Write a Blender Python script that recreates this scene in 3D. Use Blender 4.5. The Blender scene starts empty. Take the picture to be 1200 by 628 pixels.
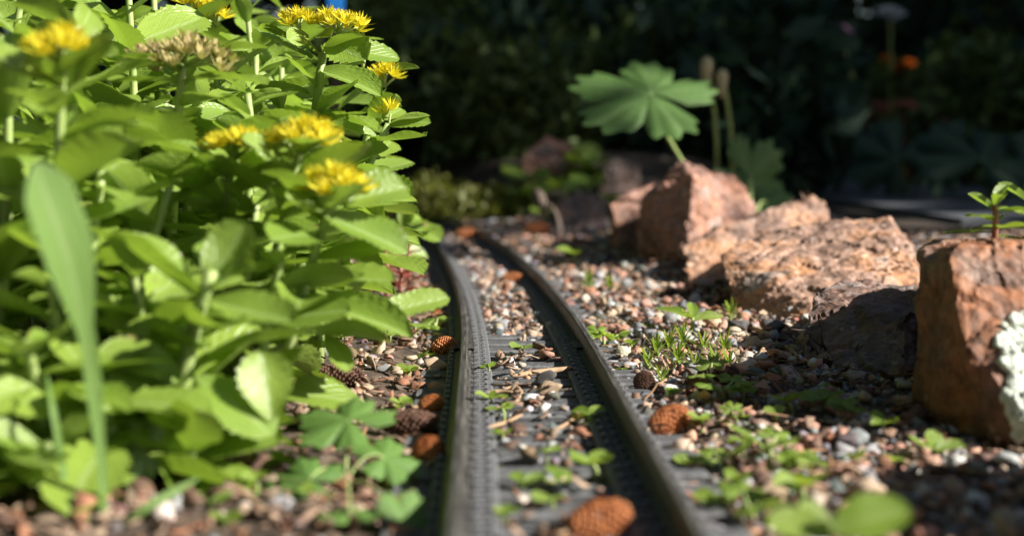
import bpy, bmesh, math, random
import numpy as np
from mathutils import Vector, Matrix, noise
from mathutils.bvhtree import BVHTree

R = math.radians
scene = bpy.context.scene
col = scene.collection

# ------------------------------------------------------------------ camera
CAM = Vector((-0.019, 0.0, 0.0885))
FPX = 1700.0                      # focal length in pixels of a 1200 wide frame
PITCH = math.atan(149.0 / FPX)    # horizon sits above the middle of the frame
YAW = math.atan(40.0 / FPX)       # looks a little to the right of the track
cd = bpy.data.cameras.new('camera')
cam = bpy.data.objects.new('camera', cd)
col.objects.link(cam)
cd.sensor_width = 36.0
cd.lens = 36.0 * FPX / 1200.0
cd.clip_start = 0.01
cd.clip_end = 400.0
cam.location = CAM
CROT = Matrix.Rotation(-YAW, 4, 'Z') @ Matrix.Rotation(math.pi / 2 - PITCH, 4, 'X')
cam.rotation_euler = CROT.to_euler()
cd.dof.use_dof = True
cd.dof.focus_distance = 0.55
cd.dof.aperture_fstop = 9.5
scene.camera = cam

# ------------------------------------------------------------------ light
SUN_EL = R(33)
SUN_BACK = R(18)                  # the sun stands to the right and a little behind the camera
TO_SUN = Vector((math.cos(SUN_EL) * math.cos(SUN_BACK), -math.cos(SUN_EL) * math.sin(SUN_BACK), math.sin(SUN_EL)))
w = bpy.data.worlds.new('World'); scene.world = w; w.use_nodes = True
nt = w.node_tree
sky = nt.nodes.new('ShaderNodeTexSky'); sky.sky_type = 'NISHITA'; sky.sun_disc = False
sky.sun_elevation = SUN_EL; sky.sun_rotation = math.pi / 2 + SUN_BACK
nt.links.new(sky.outputs[0], nt.nodes['Background'].inputs[0])
nt.nodes['Background'].inputs[1].default_value = 0.05
sd = bpy.data.lights.new('sun', 'SUN'); sd.energy = 5.0; sd.angle = R(0.5); sd.color = (1.0, 0.94, 0.84)
so = bpy.data.objects.new('sun', sd); col.objects.link(so)
so.rotation_euler = TO_SUN.to_track_quat('Z', 'Y').to_euler()
so.location = (3, -1, 4)
scene.view_settings.view_transform = 'Standard'
scene.view_settings.look = 'None'
scene.view_settings.exposure = 1.2
scene.view_settings.gamma = 1.0

# ------------------------------------------------------------------ helpers
rng = random.Random(7)
nrng = np.random.default_rng(11)

def ray(px, py):
    d = CROT.to_3x3() @ Vector(((px - 600.0) / FPX, -(py - 314.0) / FPX, -1.0))
    return d / d.y
def at_d(px, py, d):              # point at forward distance d (metres along the ground)
    return CAM + ray(px, py) * d
def at_z(px, py, z=0.0):          # point on the level z
    r = ray(px, py)
    return CAM + r * ((z - CAM.z) / r.z)

def track_x(y):
    x = 0.0
    if y > 0.5: x -= 0.075 * (y - 0.5) ** 2
    if y > 1.2: x -= 0.25 * (y - 1.2) ** 2
    return x
def track_ang(y):
    return math.atan2(-(track_x(y + .001) - track_x(y - .001)), .002)

def sstep(a, b, v):
    t = min(1.0, max(0.0, (v - a) / (b - a)))
    return t * t * (3 - 2 * t)

def ground_z(x, y):
    dx = x - track_x(y) if -1 < y < 3 else x
    a = abs(dx)
    z = 0.0012 * noise.noise(Vector((x * 60, y * 60, 0))) + 0.003 * noise.noise(Vector((x * 14, y * 14, 3)))
    inside = -0.0045 + 0.0075 * sstep(0.56, 0.66, y)
    outside = 0.000 + 0.004 * sstep(0.03, 0.06, a)
    m = sstep(0.016, 0.030, a)
    z = z * sstep(0.01, 0.06, a) * 0.9 + inside * (1 - m) + outside * m
    z += 0.008 * sstep(0.06, 0.30, -dx)
    z += 0.010 * sstep(0.07, 0.22, dx) * sstep(0.62, 0.85, y)
    # planted bank behind the bend of the track
    z += 0.060 * sstep(1.40, 1.85, y + max(0.0, -x) * 0.0) * sstep(0.07, 0.2, dx) * (1 - sstep(0.22, 0.40, x))
    if y > 2.2:
        z += 0.02 * noise.noise(Vector((x * 1.5, y * 1.5, 9)))
    return z

def lnk(o, parent=None):
    col.objects.link(o)
    if parent is not None: o.parent = parent
    return o
def tag(o, label=None, cat=None, group=None, kind=None):
    if label: o['label'] = label
    if cat: o['category'] = cat
    if group: o['group'] = group
    if kind: o['kind'] = kind
    return o
def thing(name, loc, label, cat, group=None):
    o = bpy.data.objects.new(name, None)
    o.empty_display_size = 0.01
    o.location = loc
    lnk(o)
    return tag(o, label, cat, group)
def put(name, mesh, parent=None, M=None):
    o = bpy.data.objects.new(name, mesh)
    if M is not None: o.matrix_basis = M
    return lnk(o, parent)
def mesh_from(name, verts, faces, mat, smooth=True, uvs=None):
    me = bpy.data.meshes.new(name)
    me.from_pydata([tuple(v) for v in verts], [], faces)
    if mat: me.materials.append(mat)
    if smooth:
        me.polygons.foreach_set('use_smooth', [True] * len(me.polygons))
    if uvs is not None:
        uv = me.uv_layers.new(name='UVMap')
        for l in me.loops: uv.data[l.index].uv = uvs[l.vertex_index]
    me.update()
    return me
def mesh_np(name, V, F, mat, colors=None, smooth=False):
    me = bpy.data.meshes.new(name)
    nv, nf, k = len(V), len(F), F.shape[1]
    me.vertices.add(nv); me.vertices.foreach_set('co', V.astype(np.float32).ravel())
    me.loops.add(nf * k); me.loops.foreach_set('vertex_index', F.astype(np.int32).ravel())
    me.polygons.add(nf)
    me.polygons.foreach_set('loop_start', np.arange(0, nf * k, k, dtype=np.int32))
    me.polygons.foreach_set('loop_total', np.full(nf, k, dtype=np.int32))
    if smooth: me.polygons.foreach_set('use_smooth', np.ones(nf, dtype=bool))
    if colors is not None:
        at = me.attributes.new('col', 'FLOAT_COLOR', 'POINT')
        at.data.foreach_set('color', colors.astype(np.float32).ravel())
    me.materials.append(mat)
    me.update(calc_edges=True); me.validate()
    return me
def frame(loc, d, up, s=1.0, sx=None):   # matrix whose +Y runs along d and +Z near up
    y = Vector(d).normalized(); z = Vector(up)
    x = y.cross(z)
    if x.length < 1e-5: x = y.orthogonal()
    x.normalize(); z = x.cross(y)
    M = Matrix((x, y, z)).transposed().to_4x4()
    sx = s if sx is None else sx
    return Matrix.Translation(loc) @ M @ Matrix.Diagonal((sx, s, s, 1))
def tube(pts, rads, n=7, cap=True):
    V, F = [], []
    pts = [Vector(p) for p in pts]
    prev = None
    for i, p in enumerate(pts):
        t = (pts[min(i + 1, len(pts) - 1)] - pts[max(i - 1, 0)]).normalized()
        a = t.orthogonal().normalized() if prev is None else (prev - t * prev.dot(t)).normalized()
        prev = a; b = t.cross(a)
        r = rads[i] if hasattr(rads, '__len__') else rads
        for k in range(n):
            an = 2 * math.pi * k / n
            V.append(p + (a * math.cos(an) + b * math.sin(an)) * r)
    for i in range(len(pts) - 1):
        for k in range(n):
            F.append((i * n + k, i * n + (k + 1) % n, (i + 1) * n + (k + 1) % n, (i + 1) * n + k))
    if cap:
        F.append(tuple(range(n))[::-1]); F.append(tuple(range((len(pts) - 1) * n, len(pts) * n)))
    return V, F
def bez(a, b, c, n):
    return [a * (1 - t) ** 2 + b * 2 * t * (1 - t) + c * t * t for t in [i / (n - 1) for i in range(n)]]

# ------------------------------------------------------------------ materials
def newmat(name):
    m = bpy.data.materials.new(name); m.use_nodes = True
    nt = m.node_tree
    b = nt.nodes['Principled BSDF']
    return m, nt, b
def N(nt, t, **kw):
    n = nt.nodes.new(t)
    for k, v in kw.items(): setattr(n, k, v)
    return n
def ramp(nt, stops, interp='LINEAR'):
    r = nt.nodes.new('ShaderNodeValToRGB'); cr = r.color_ramp; cr.interpolation = interp
    while len(cr.elements) > 1: cr.elements.remove(cr.elements[-1])
    cr.elements[0].position = stops[0][0]; cr.elements[0].color = (*stops[0][1], 1)
    for p, c in stops[1:]:
        e = cr.elements.new(p); e.color = (*c, 1)
    return r
def mixc(nt, fac, a, b, mode='MIX'):
    n = nt.nodes.new('ShaderNodeMix'); n.data_type = 'RGBA'; n.blend_type = mode
    for s, v in ((n.inputs[0], fac), (n.inputs[6], a), (n.inputs[7], b)):
        if isinstance(v, bpy.types.NodeSocket): nt.links.new(v, s)
        elif isinstance(v, (int, float)): s.default_value = v
        else: s.default_value = (*v, 1)
    return n.outputs[2]
def noise_n(nt, scale, detail=4, coord=None, rough=.55):
    n = nt.nodes.new('ShaderNodeTexNoise'); n.inputs['Scale'].default_value = scale
    n.inputs['Detail'].default_value = detail; n.inputs['Roughness'].default_value = rough
    if coord is not None: nt.links.new(coord, n.inputs['Vector'])
    return n
def bump(nt, b, h, strength, dist):
    n = nt.nodes.new('ShaderNodeBump'); n.inputs['Strength'].default_value = strength
    n.inputs['Distance'].default_value = dist
    nt.links.new(h, n.inputs['Height']); nt.links.new(n.outputs[0], b.inputs['Normal'])

def leaf_material(name, dark, light, transl, rib=(.3, .4, .1), rough=.38, trans=.4, ribamt=.5, spec=.5, age=None):
    m, nt, b = newmat(name)
    oi = N(nt, 'ShaderNodeObjectInfo'); uv = N(nt, 'ShaderNodeUVMap'); tc = N(nt, 'ShaderNodeTexCoord')
    c = mixc(nt, oi.outputs['Random'], dark, light)
    nz = noise_n(nt, 5, 3, uv.outputs[0])
    c = mixc(nt, nz.outputs[0], c, tuple(v * .75 for v in light), 'MIX')
    sx = N(nt, 'ShaderNodeSeparateXYZ'); nt.links.new(uv.outputs[0], sx.inputs[0])
    ab = N(nt, 'ShaderNodeMath', operation='ABSOLUTE'); nt.links.new(sx.outputs[0], ab.inputs[0])
    mr = N(nt, 'ShaderNodeMapRange'); nt.links.new(ab.outputs[0], mr.inputs[0])
    mr.inputs[1].default_value = .03; mr.inputs[2].default_value = .12; mr.inputs[3].default_value = ribamt; mr.inputs[4].default_value = 0
    c = mixc(nt, mr.outputs[0], c, rib)
    if age:
        n2 = noise_n(nt, 2.2, 3, tc.outputs['Object'])
        g = N(nt, 'ShaderNodeMapRange'); nt.links.new(n2.outputs[0], g.inputs[0])
        g.inputs[1].default_value = .6; g.inputs[2].default_value = .78; g.inputs[3].default_value = 0; g.inputs[4].default_value = .7
        c = mixc(nt, g.outputs[0], c, age)
    # side veins fan out from the midrib
    k1 = N(nt, 'ShaderNodeMath', operation='MULTIPLY'); nt.links.new(ab.outputs[0], k1.inputs[0]); k1.inputs[1].default_value = -.45
    k2 = N(nt, 'ShaderNodeMath', operation='ADD'); nt.links.new(k1.outputs[0], k2.inputs[0]); nt.links.new(sx.outputs[1], k2.inputs[1])
    k3 = N(nt, 'ShaderNodeMath', operation='MULTIPLY'); nt.links.new(k2.outputs[0], k3.inputs[0]); k3.inputs[1].default_value = 52
    k4 = N(nt, 'ShaderNodeMath', operation='SINE'); nt.links.new(k3.outputs[0], k4.inputs[0])
    k5 = N(nt, 'ShaderNodeMapRange'); nt.links.new(k4.outputs[0], k5.inputs[0])
    k5.inputs[1].default_value = .80; k5.inputs[2].default_value = 1.0; k5.inputs[3].default_value = 0; k5.inputs[4].default_value = ribamt * .55
    c = mixc(nt, k5.outputs[0], c, rib)
    if age:
        va = N(nt, 'ShaderNodeVectorMath', operation='ADD'); nt.links.new(uv.outputs[0], va.inputs[0]); 
        vm = N(nt, 'ShaderNodeVectorMath', operation='SCALE'); vm.inputs[0].default_value = (37, 19, 11); nt.links.new(oi.outputs['Random'], vm.inputs['Scale'])
        nt.links.new(vm.outputs[0], va.inputs[1])
        n4 = noise_n(nt, 3.2, 4, va.outputs[0], .65)
        ed = N(nt, 'ShaderNodeMath', operation='POWER'); nt.links.new(ab.outputs[0], ed.inputs[0]); ed.inputs[1].default_value = 6
        ea = N(nt, 'ShaderNodeMath', operation='MULTIPLY_ADD'); nt.links.new(ed.outputs[0], ea.inputs[0]); ea.inputs[1].default_value = .12; nt.links.new(n4.outputs[0], ea.inputs[2])
        eb = N(nt, 'ShaderNodeMapRange'); nt.links.new(ea.outputs[0], eb.inputs[0])
        eb.inputs[1].default_value = .70; eb.inputs[2].default_value = .76; eb.inputs[3].default_value = 0; eb.inputs[4].default_value = .85
        c = mixc(nt, eb.outputs[0], c, (.26, .17, .08))
    nt.links.new(c, b.inputs['Base Color'])
    b.inputs['Roughness'].default_value = rough
    b.inputs['Specular IOR Level'].default_value = spec
    nb = noise_n(nt, 9, 3, uv.outputs[0])
    hb = N(nt, 'ShaderNodeMath', operation='SUBTRACT'); nt.links.new(nb.outputs[0], hb.inputs[0]); nt.links.new(k5.outputs[0], hb.inputs[1])
    bump(nt, b, hb.outputs[0], .4, .0012)
    tr = N(nt, 'ShaderNodeBsdfTranslucent')
    tcx = mixc(nt, oi.outputs['Random'], transl, tuple(v * .7 for v in transl))
    nt.links.new(tcx, tr.inputs[0])
    mx = N(nt, 'ShaderNodeMixShader'); mx.inputs[0].default_value = trans
    nt.links.new(b.outputs[0], mx.inputs[1]); nt.links.new(tr.outputs[0], mx.inputs[2])
    nt.links.new(mx.outputs[0], nt.nodes['Material Output'].inputs[0])
    return m

M_SEDUM = leaf_material('sedum_leaf', (.125, .23, .03), (.30, .43, .066), (.36, .55, .05), rib=(.36, .48, .18), age=(.30, .38, .08), rough=.30, spec=.7, trans=.32, ribamt=.6)
M_WEED = leaf_material('weed_leaf', (.15, .28, .035), (.28, .40, .06), (.40, .55, .05), rib=(.3, .4, .12))
M_GERAN = leaf_material('cranesbill_leaf', (.070, .155, .035), (.095, .195, .042), (.12, .25, .04), rib=(.17, .27, .10), rough=.6, trans=.25, ribamt=.4)
M_GERANL = leaf_material('young_cranesbill_leaf', (.10, .225, .045), (.15, .28, .055), (.18, .34, .05), rib=(.18, .3, .1), rough=.55, trans=.3, ribamt=.2)
M_GRASS = leaf_material('blade_leaf', (.15, .27, .06), (.18, .31, .075), (.20, .36, .06), rib=(.30, .38, .18), rough=.5, trans=.3)
M_PALE = leaf_material('pale_leaf', (.30, .42, .25), (.34, .45, .28), (.3, .4, .2), rough=.6, trans=.25)
M_RED = leaf_material('red_leaf', (.16, .035, .03), (.28, .07, .05), (.35, .08, .05), rib=(.3, .1, .08), trans=.3)
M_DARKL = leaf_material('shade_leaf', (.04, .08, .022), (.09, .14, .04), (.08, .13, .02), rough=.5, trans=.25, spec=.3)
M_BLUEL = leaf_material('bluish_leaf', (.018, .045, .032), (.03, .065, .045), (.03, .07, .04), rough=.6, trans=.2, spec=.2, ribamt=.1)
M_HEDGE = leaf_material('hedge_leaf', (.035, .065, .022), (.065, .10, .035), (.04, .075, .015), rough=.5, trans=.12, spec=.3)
M_PETAL = leaf_material('yellow_petal', (.86, .74, .025), (.90, .80, .04), (.9, .78, .03), rib=(.85, .7, .02), rough=.6, trans=.4, ribamt=.0)
M_FADED = leaf_material('faded_petal', (.42, .46, .14), (.58, .44, .21), (.5, .48, .13), rib=(.5, .35, .2), rough=.6, trans=.3, ribamt=.2)
M_PINKP = leaf_material('pink_petal', (.70, .34, .58), (.76, .40, .64), (.5, .2, .4), rough=.6, ribamt=0)
M_WHITEP = leaf_material('white_petal', (.75, .75, .75), (.8, .8, .8), (.7, .7, .7), rough=.6, ribamt=0)
M_ORANGEP = leaf_material('orange_petal', (.75, .20, .01), (.8, .26, .015), (.7, .18, .01), rough=.6, ribamt=0)

def simple(name, c1, c2, scale, rough=.7, bmp=.3, bdist=.0005, spec=.4, detail=4):
    m, nt, b = newmat(name)
    tc = N(nt, 'ShaderNodeTexCoord')
    n = noise_n(nt, scale, detail, tc.outputs['Object'])
    r = ramp(nt, [(.3, c1), (.7, c2)]); nt.links.new(n.outputs[0], r.inputs[0])
    nt.links.new(r.outputs[0], b.inputs['Base Color'])
    b.inputs['Roughness'].default_value = rough; b.inputs['Specular IOR Level'].default_value = spec
    n2 = noise_n(nt, scale * 3, 4, tc.outputs['Object']); bump(nt, b, n2.outputs[0], bmp, bdist)
    return m
M_STEM = simple('green_stem', (.24, .33, .10), (.34, .42, .16), 120, .5)
M_REDSTEM = simple('red_stem', (.28, .10, .07), (.40, .20, .14), 120, .5)
M_DRYSTEM = simple('dry_stem', (.25, .16, .09), (.42, .29, .18), 150, .8)
M_BARK = simple('bark', (.07, .052, .042), (.16, .12, .095), 30, .9, .8, .01)
def rail_material():
    m, nt, b = newmat('weathered_rail')
    tc = N(nt, 'ShaderNodeTexCoord'); mp = N(nt, 'ShaderNodeMapping'); mp.inputs['Scale'].default_value = (900, 45, 900)
    nt.links.new(tc.outputs['Object'], mp.inputs[0])
    n = noise_n(nt, 1.0, 5, mp.outputs[0], .7); n2 = noise_n(nt, 45, 4, tc.outputs['Object'])
    r = ramp(nt, [(.32, (.024, .023, .022)), (.5, (.050, .048, .045)), (.68, (.12, .113, .102))]); nt.links.new(n.outputs[0], r.inputs[0])
    g = N(nt, 'ShaderNodeMapRange'); nt.links.new(n2.outputs[0], g.inputs[0]); g.inputs[1].default_value = .5; g.inputs[2].default_value = .72; g.inputs[3].default_value = 0; g.inputs[4].default_value = .6
    c = mixc(nt, g.outputs[0], r.outputs[0], (.075, .071, .066))
    nt.links.new(c, b.inputs['Base Color']); b.inputs['Specular IOR Level'].default_value = .55
    rr = ramp(nt, [(.3, (.32, .32, .32)), (.7, (.6, .6, .6))]); nt.links.new(n.outputs[0], rr.inputs[0]); nt.links.new(rr.outputs[0], b.inputs['Roughness'])
    bump(nt, b, n.outputs[0], .3, .0003)
    return m
M_RAIL = rail_material()
M_TIE = simple('grey_plastic', (.085, .088, .094), (.17, .173, .18), 420, .62, .5, .0004, .4)
M_CONE_O = simple('orange_cone', (.34, .11, .036), (.60, .235, .085), 260, .7, .5, .0004)
M_CONE_D = simple('dark_cone', (.075, .038, .026), (.19, .10, .07), 260, .85, .5, .0004)
M_POT = simple('terracotta', (.30, .09, .055), (.36, .12, .075), 20, .85)
M_SOILP = simple('pot_soil', (.02, .015, .01), (.05, .035, .025), 60, .95)
M_BLUE = simple('blue_plastic', (.02, .22, .75), (.03, .28, .85), 20, .35, .05)
M_PATH = simple('slate_paving', (.055, .062, .075), (.10, .11, .125), 12, .8, .4, .002)
M_LICHEN = simple('lichen', (.50, .56, .47), (.74, .78, .70), 260, .9, .8, .0006)
M_MOSS = leaf_material('moss', (.09, .12, .012), (.17, .18, .02), (.12, .16, .01), trans=.3, ribamt=0)
M_BUD = simple('pale_bud', (.38, .34, .19), (.50, .45, .28), 100, .7)

def stone_material(name):
    m, nt, b = newmat(name)
    at = N(nt, 'ShaderNodeAttribute', attribute_name='col'); tc = N(nt, 'ShaderNodeTexCoord')
    n = noise_n(nt, 700, 4, tc.outputs['Object'], .7)
    r = ramp(nt, [(.3, (.45, .45, .45)), (.5, (1, 1, 1)), (.72, (1.35, 1.3, 1.25))]); nt.links.new(n.outputs[0], r.inputs[0])
    c = mixc(nt, .85, at.outputs['Color'], r.outputs[0], 'MULTIPLY')
    nt.links.new(c, b.inputs['Base Color'])
    b.inputs['Roughness'].default_value = .75; b.inputs['Specular IOR Level'].default_value = .35
    n2 = noise_n(nt, 900, 4, tc.outputs['Object']); bump(nt, b, n2.outputs[0], .5, .0006)
    return m
M_STONE = stone_material('gravel_stone')

def rock_material(name, tint, dark, grey, orange):
    m, nt, b = newmat(name)
    tc = N(nt, 'ShaderNodeTexCoord'); co = tc.outputs['Object']
    n1 = noise_n(nt, 28, 5, co); n2 = noise_n(nt, 170, 5, co, .65); n3 = noise_n(nt, 60, 4, co)
    r1 = ramp(nt, [(.36, dark), (.47, tint), (.56, orange), (.68, grey)]); nt.links.new(n1.outputs[0], r1.inputs[0])
    r2 = ramp(nt, [(.30, (.45, .40, .37)), (.44, (.85, .83, .81)), (.60, (1.1, 1.07, 1.03)), (.74, (1.5, 1.5, 1.5))]); nt.links.new(n2.outputs[0], r2.inputs[0])
    c = mixc(nt, 1.0, r1.outputs[0], r2.outputs[0], 'MULTIPLY')
    vo = N(nt, 'ShaderNodeTexVoronoi'); vo.inputs['Scale'].default_value = 420; nt.links.new(co, vo.inputs['Vector'])
    mr = N(nt, 'ShaderNodeMapRange'); nt.links.new(vo.outputs['Color'], mr.inputs[0])
    mr.inputs[1].default_value = .80; mr.inputs[2].default_value = .9; mr.inputs[3].default_value = 0; mr.inputs[4].default_value = .35
    c = mixc(nt, mr.outputs[0], c, tuple(min(.7, v * 1.3 + .12) for v in grey))
    mr2 = N(nt, 'ShaderNodeMapRange'); nt.links.new(n3.outputs[0], mr2.inputs[0])
    mr2.inputs[1].default_value = .56; mr2.inputs[2].default_value = .68; mr2.inputs[3].default_value = 0; mr2.inputs[4].default_value = .75
    c = mixc(nt, mr2.outputs[0], c, dark)
    wv = N(nt, 'ShaderNodeTexVoronoi', feature='DISTANCE_TO_EDGE'); wv.inputs['Scale'].default_value = 34
    wm = mixc(nt, .04, co, n3.outputs[1]); nt.links.new(wm, wv.inputs['Vector'])
    mr3 = N(nt, 'ShaderNodeMapRange'); nt.links.new(wv.outputs[0], mr3.inputs[0])
    mr3.inputs[1].default_value = .0; mr3.inputs[2].default_value = .05; mr3.inputs[3].default_value = .6; mr3.inputs[4].default_value = 0
    c = mixc(nt, mr3.outputs[0], c, tuple(v * .5 for v in dark))
    nt.links.new(c, b.inputs['Base Color'])
    b.inputs['Roughness'].default_value = .7; b.inputs['Specular IOR Level'].default_value = .4
    bump(nt, b, n2.outputs[0], .65, .0012)
    return m
M_ROCK_PINK = rock_material('pink_granite', (.32, .185, .145), (.16, .09, .07), (.35, .30, .285), (.37, .18, .115))
M_ROCK_TAN = rock_material('tan_granite', (.37, .235, .175), (.18, .115, .09), (.41, .335, .30), (.42, .215, .11))
M_ROCK_RUST = rock_material('rusty_granite', (.24, .12, .078), (.11, .06, .042), (.25, .18, .15), (.30, .125, .055))
M_ROCK_GREY = rock_material('grey_rock', (.17, .12, .105), (.07, .05, .045), (.22, .19, .18), (.21, .12, .09))

def soil_material():
    m, nt, b = newmat('soil')
    tc = N(nt, 'ShaderNodeTexCoord'); co = tc.outputs['Object']
    n1 = noise_n(nt, 130, 6, co, .7); n2 = noise_n(nt, 420, 5, co, .7); n0 = noise_n(nt, 3, 4, co)
    r = ramp(nt, [(.3, (.025, .018, .013)), (.5, (.09, .06, .042)), (.62, (.19, .135, .10)), (.75, (.30, .24, .20))])
    nt.links.new(n1.outputs[0], r.inputs[0])
    r2 = ramp(nt, [(.35, (.5, .5, .5)), (.6, (1.1, 1.1, 1.1))]); nt.links.new(n2.outputs[0], r2.inputs[0])
    c = mixc(nt, 1.0, r.outputs[0], r2.outputs[0], 'MULTIPLY')
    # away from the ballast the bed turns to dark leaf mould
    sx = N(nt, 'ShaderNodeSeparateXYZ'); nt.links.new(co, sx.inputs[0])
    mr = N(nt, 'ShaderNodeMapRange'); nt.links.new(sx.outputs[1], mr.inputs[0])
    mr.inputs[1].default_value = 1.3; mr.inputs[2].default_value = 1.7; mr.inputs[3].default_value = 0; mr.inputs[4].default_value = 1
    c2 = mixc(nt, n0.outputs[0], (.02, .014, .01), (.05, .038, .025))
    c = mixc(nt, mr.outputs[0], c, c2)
    nt.links.new(c, b.inputs['Base Color']); b.inputs['Roughness'].default_value = .95
    bump(nt, b, n1.outputs[0], 1.0, .003)
    return m
M_SOIL = soil_material()

# ------------------------------------------------------------------ ground
rng = random.Random(101)
def build_ground():
    def axis(lo, hi, step, far):
        a = list(np.arange(lo, hi + 1e-9, step)); s = step; v = hi
        while v < far: s *= 1.35; v += s; a.append(v)
        s = step; v = lo; b = []
        while v > -far: s *= 1.35; v -= s; b.append(v)
        return b[::-1] + a
    xs = axis(-0.45, 0.55, 0.006, 90); ys = axis(0.15, 2.0, 0.007, 90)
    V = np.array([(x, y, ground_z(x, y)) for y in ys for x in xs]); nx = len(xs); ny = len(ys)
    idx = np.arange(nx * ny).reshape(ny, nx)
    F = np.stack([idx[:-1, :-1], idx[:-1, 1:], idx[1:, 1:], idx[1:, :-1]], -1).reshape(-1, 4)
    o = put('ground', mesh_np('ground', V, F, M_SOIL, smooth=True)); tag(o, kind='structure')
build_ground()

def build_path():
    # dark slate paving behind the rocks on the right
    root = None
    slabs = [(0.38, 1.22, .78, 1.73), (.80, 1.22, 1.6, 1.73), (0.42, 1.75, .95, 2.55), (1.0, 1.75, 1.7, 2.55), (0.40, 2.57, 1.1, 3.4), (1.12, 2.57, 1.8, 3.4), (0.38, 3.42, .9, 4.3), (.92, 3.42, 1.8, 4.3)]
    base = bpy.data.meshes.new('path')
    bm = bmesh.new()
    g = [(0.34, 1.2), (1.9, 1.2), (1.9, 4.4), (0.34, 4.4)]
    lo = [bm.verts.new((x, y, -.08)) for x, y in g]; hi = [bm.verts.new((x, y, .0165)) for x, y in g]
    bm.faces.new(hi)
    for k in range(4): bm.faces.new((lo[k], lo[(k + 1) % 4], hi[(k + 1) % 4], hi[k]))
    bm.to_mesh(base); bm.free(); base.materials.append(M_SOILP)
    p = tag(put('path', base), kind='structure')
    for (x0, y0, x1, y1) in slabs:
        bm = bmesh.new(); bmesh.ops.create_cube(bm, size=1)
        for v in bm.verts:
            v.co = Vector(((x0 if v.co.x < 0 else x1) + rng.uniform(-.01, .01), (y0 if v.co.y < 0 else y1) + rng.uniform(-.004, .004), -.01 if v.co.z < 0 else .0225 + rng.uniform(-.002, .002)))
        bmesh.ops.bevel(bm, geom=bm.edges[:], offset=.006, segments=2, affect='EDGES')
        me = bpy.data.meshes.new('paving_slab'); bm.to_mesh(me); bm.free(); me.materials.append(M_PATH)
        put('paving_slab', me, p)
build_path()

# ------------------------------------------------------------------ railway track
rng = random.Random(102)
TIE_PITCH = 0.020
GAUGE = 0.0242     # rail centre from the track centre
def boxv(bm, x0, x1, y0, y1, z0, z1, bev=0.0, taper=0.0):
    r = bmesh.ops.create_cube(bm, size=1)
    for v in r['verts']:
        tx = taper if v.co.z > 0 else 0
        v.co = Vector((x0 + tx if v.co.x < 0 else x1 - tx, y0 + tx if v.co.y < 0 else y1 - tx, z0 if v.co.z < 0 else z1))
    if bev:
        es = set(e for v in r['verts'] for e in v.link_edges)
        bmesh.ops.bevel(bm, geom=list(es), offset=bev, segments=1, affect='EDGES')
def tie_mesh():
    bm = bmesh.new()
    boxv(bm, -.0405, .0405, -.0052, .0052, -.006, .0034, .0006)
    for k in range(5):      # wood grain ridges on the moulded tie
        y = -.0034 + k * .0017
        boxv(bm, -.0395, .0395, y - .0003, y + .0003, .003, .0036)
    for s in (-1, 1):
        a, b = sorted((s * .0140, s * .0305))
        boxv(bm, a, b, -.0098, .0098, -.002, .0046, .0004)
        a, b = sorted((s * .0158, s * .0198))
        for yc in (-.0052, .0048):
            # spring clip: a small hook gripping the rail foot
            boxv(bm, a, b, yc - .0030, yc - .0018, .0044, .0060, .0002)
            boxv(bm, a, b, yc + .0014, yc + .0026, .0044, .0060, .0002)
            e0, e1 = sorted((s * .0158, s * .0171)); boxv(bm, e0, e1, yc - .0030, yc + .0026, .0044, .0061, .0002)
            e0, e1 = sorted((s * .0184, s * .0206)); boxv(bm, e0, e1, yc - .0012, yc + .0008, .0044, .0066, .0002)
            a2, b2 = sorted((s * .0282, s * .0300)); boxv(bm, a2, b2, yc - .0020, yc + .0020, .0044, .0064, .0002)
    me = bpy.data.meshes.new('tie'); bm.to_mesh(me); bm.free(); me.materials.append(M_TIE)
    return me
TIE = tie_mesh()
RAILP = [(-.0036, 0), (.0036, 0), (.0036, .0007), (.0012, .0015), (.0009, .0050), (.0012, .0056), (.00135, .0061), (.00135, .0072), (.0009, .0078), (-.0009, .0078), (-.00135, .0072), (-.00135, .0061), (-.0012, .0056), (-.0009, .0050), (-.0012, .0015), (-.0036, .0007)]
def rail_mesh(y0, y1, side):
    n = max(2, int((y1 - y0) / .012)); V, F = [], []; k = len(RAILP)
    for i in range(n + 1):
        y = y0 + (y1 - y0) * i / n; a = track_ang(y)
        tx, ty = -math.sin(a), math.cos(a); nx, ny = ty, -tx
        cx, cy = track_x(y) + nx * side * GAUGE, y + ny * side * GAUGE
        for (u, z) in RAILP: V.append((cx + nx * u, cy + ny * u, .0047 + z))
    for i in range(n):
        for j in range(k): F.append((i * k + j, i * k + (j + 1) % k, (i + 1) * k + (j + 1) % k, (i + 1) * k + j))
    F.append(tuple(range(k))[::-1]); F.append(tuple(range(n * k, n * k + k)))
    me = mesh_from('rail', V, F, M_RAIL, smooth=False)
    return me
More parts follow.
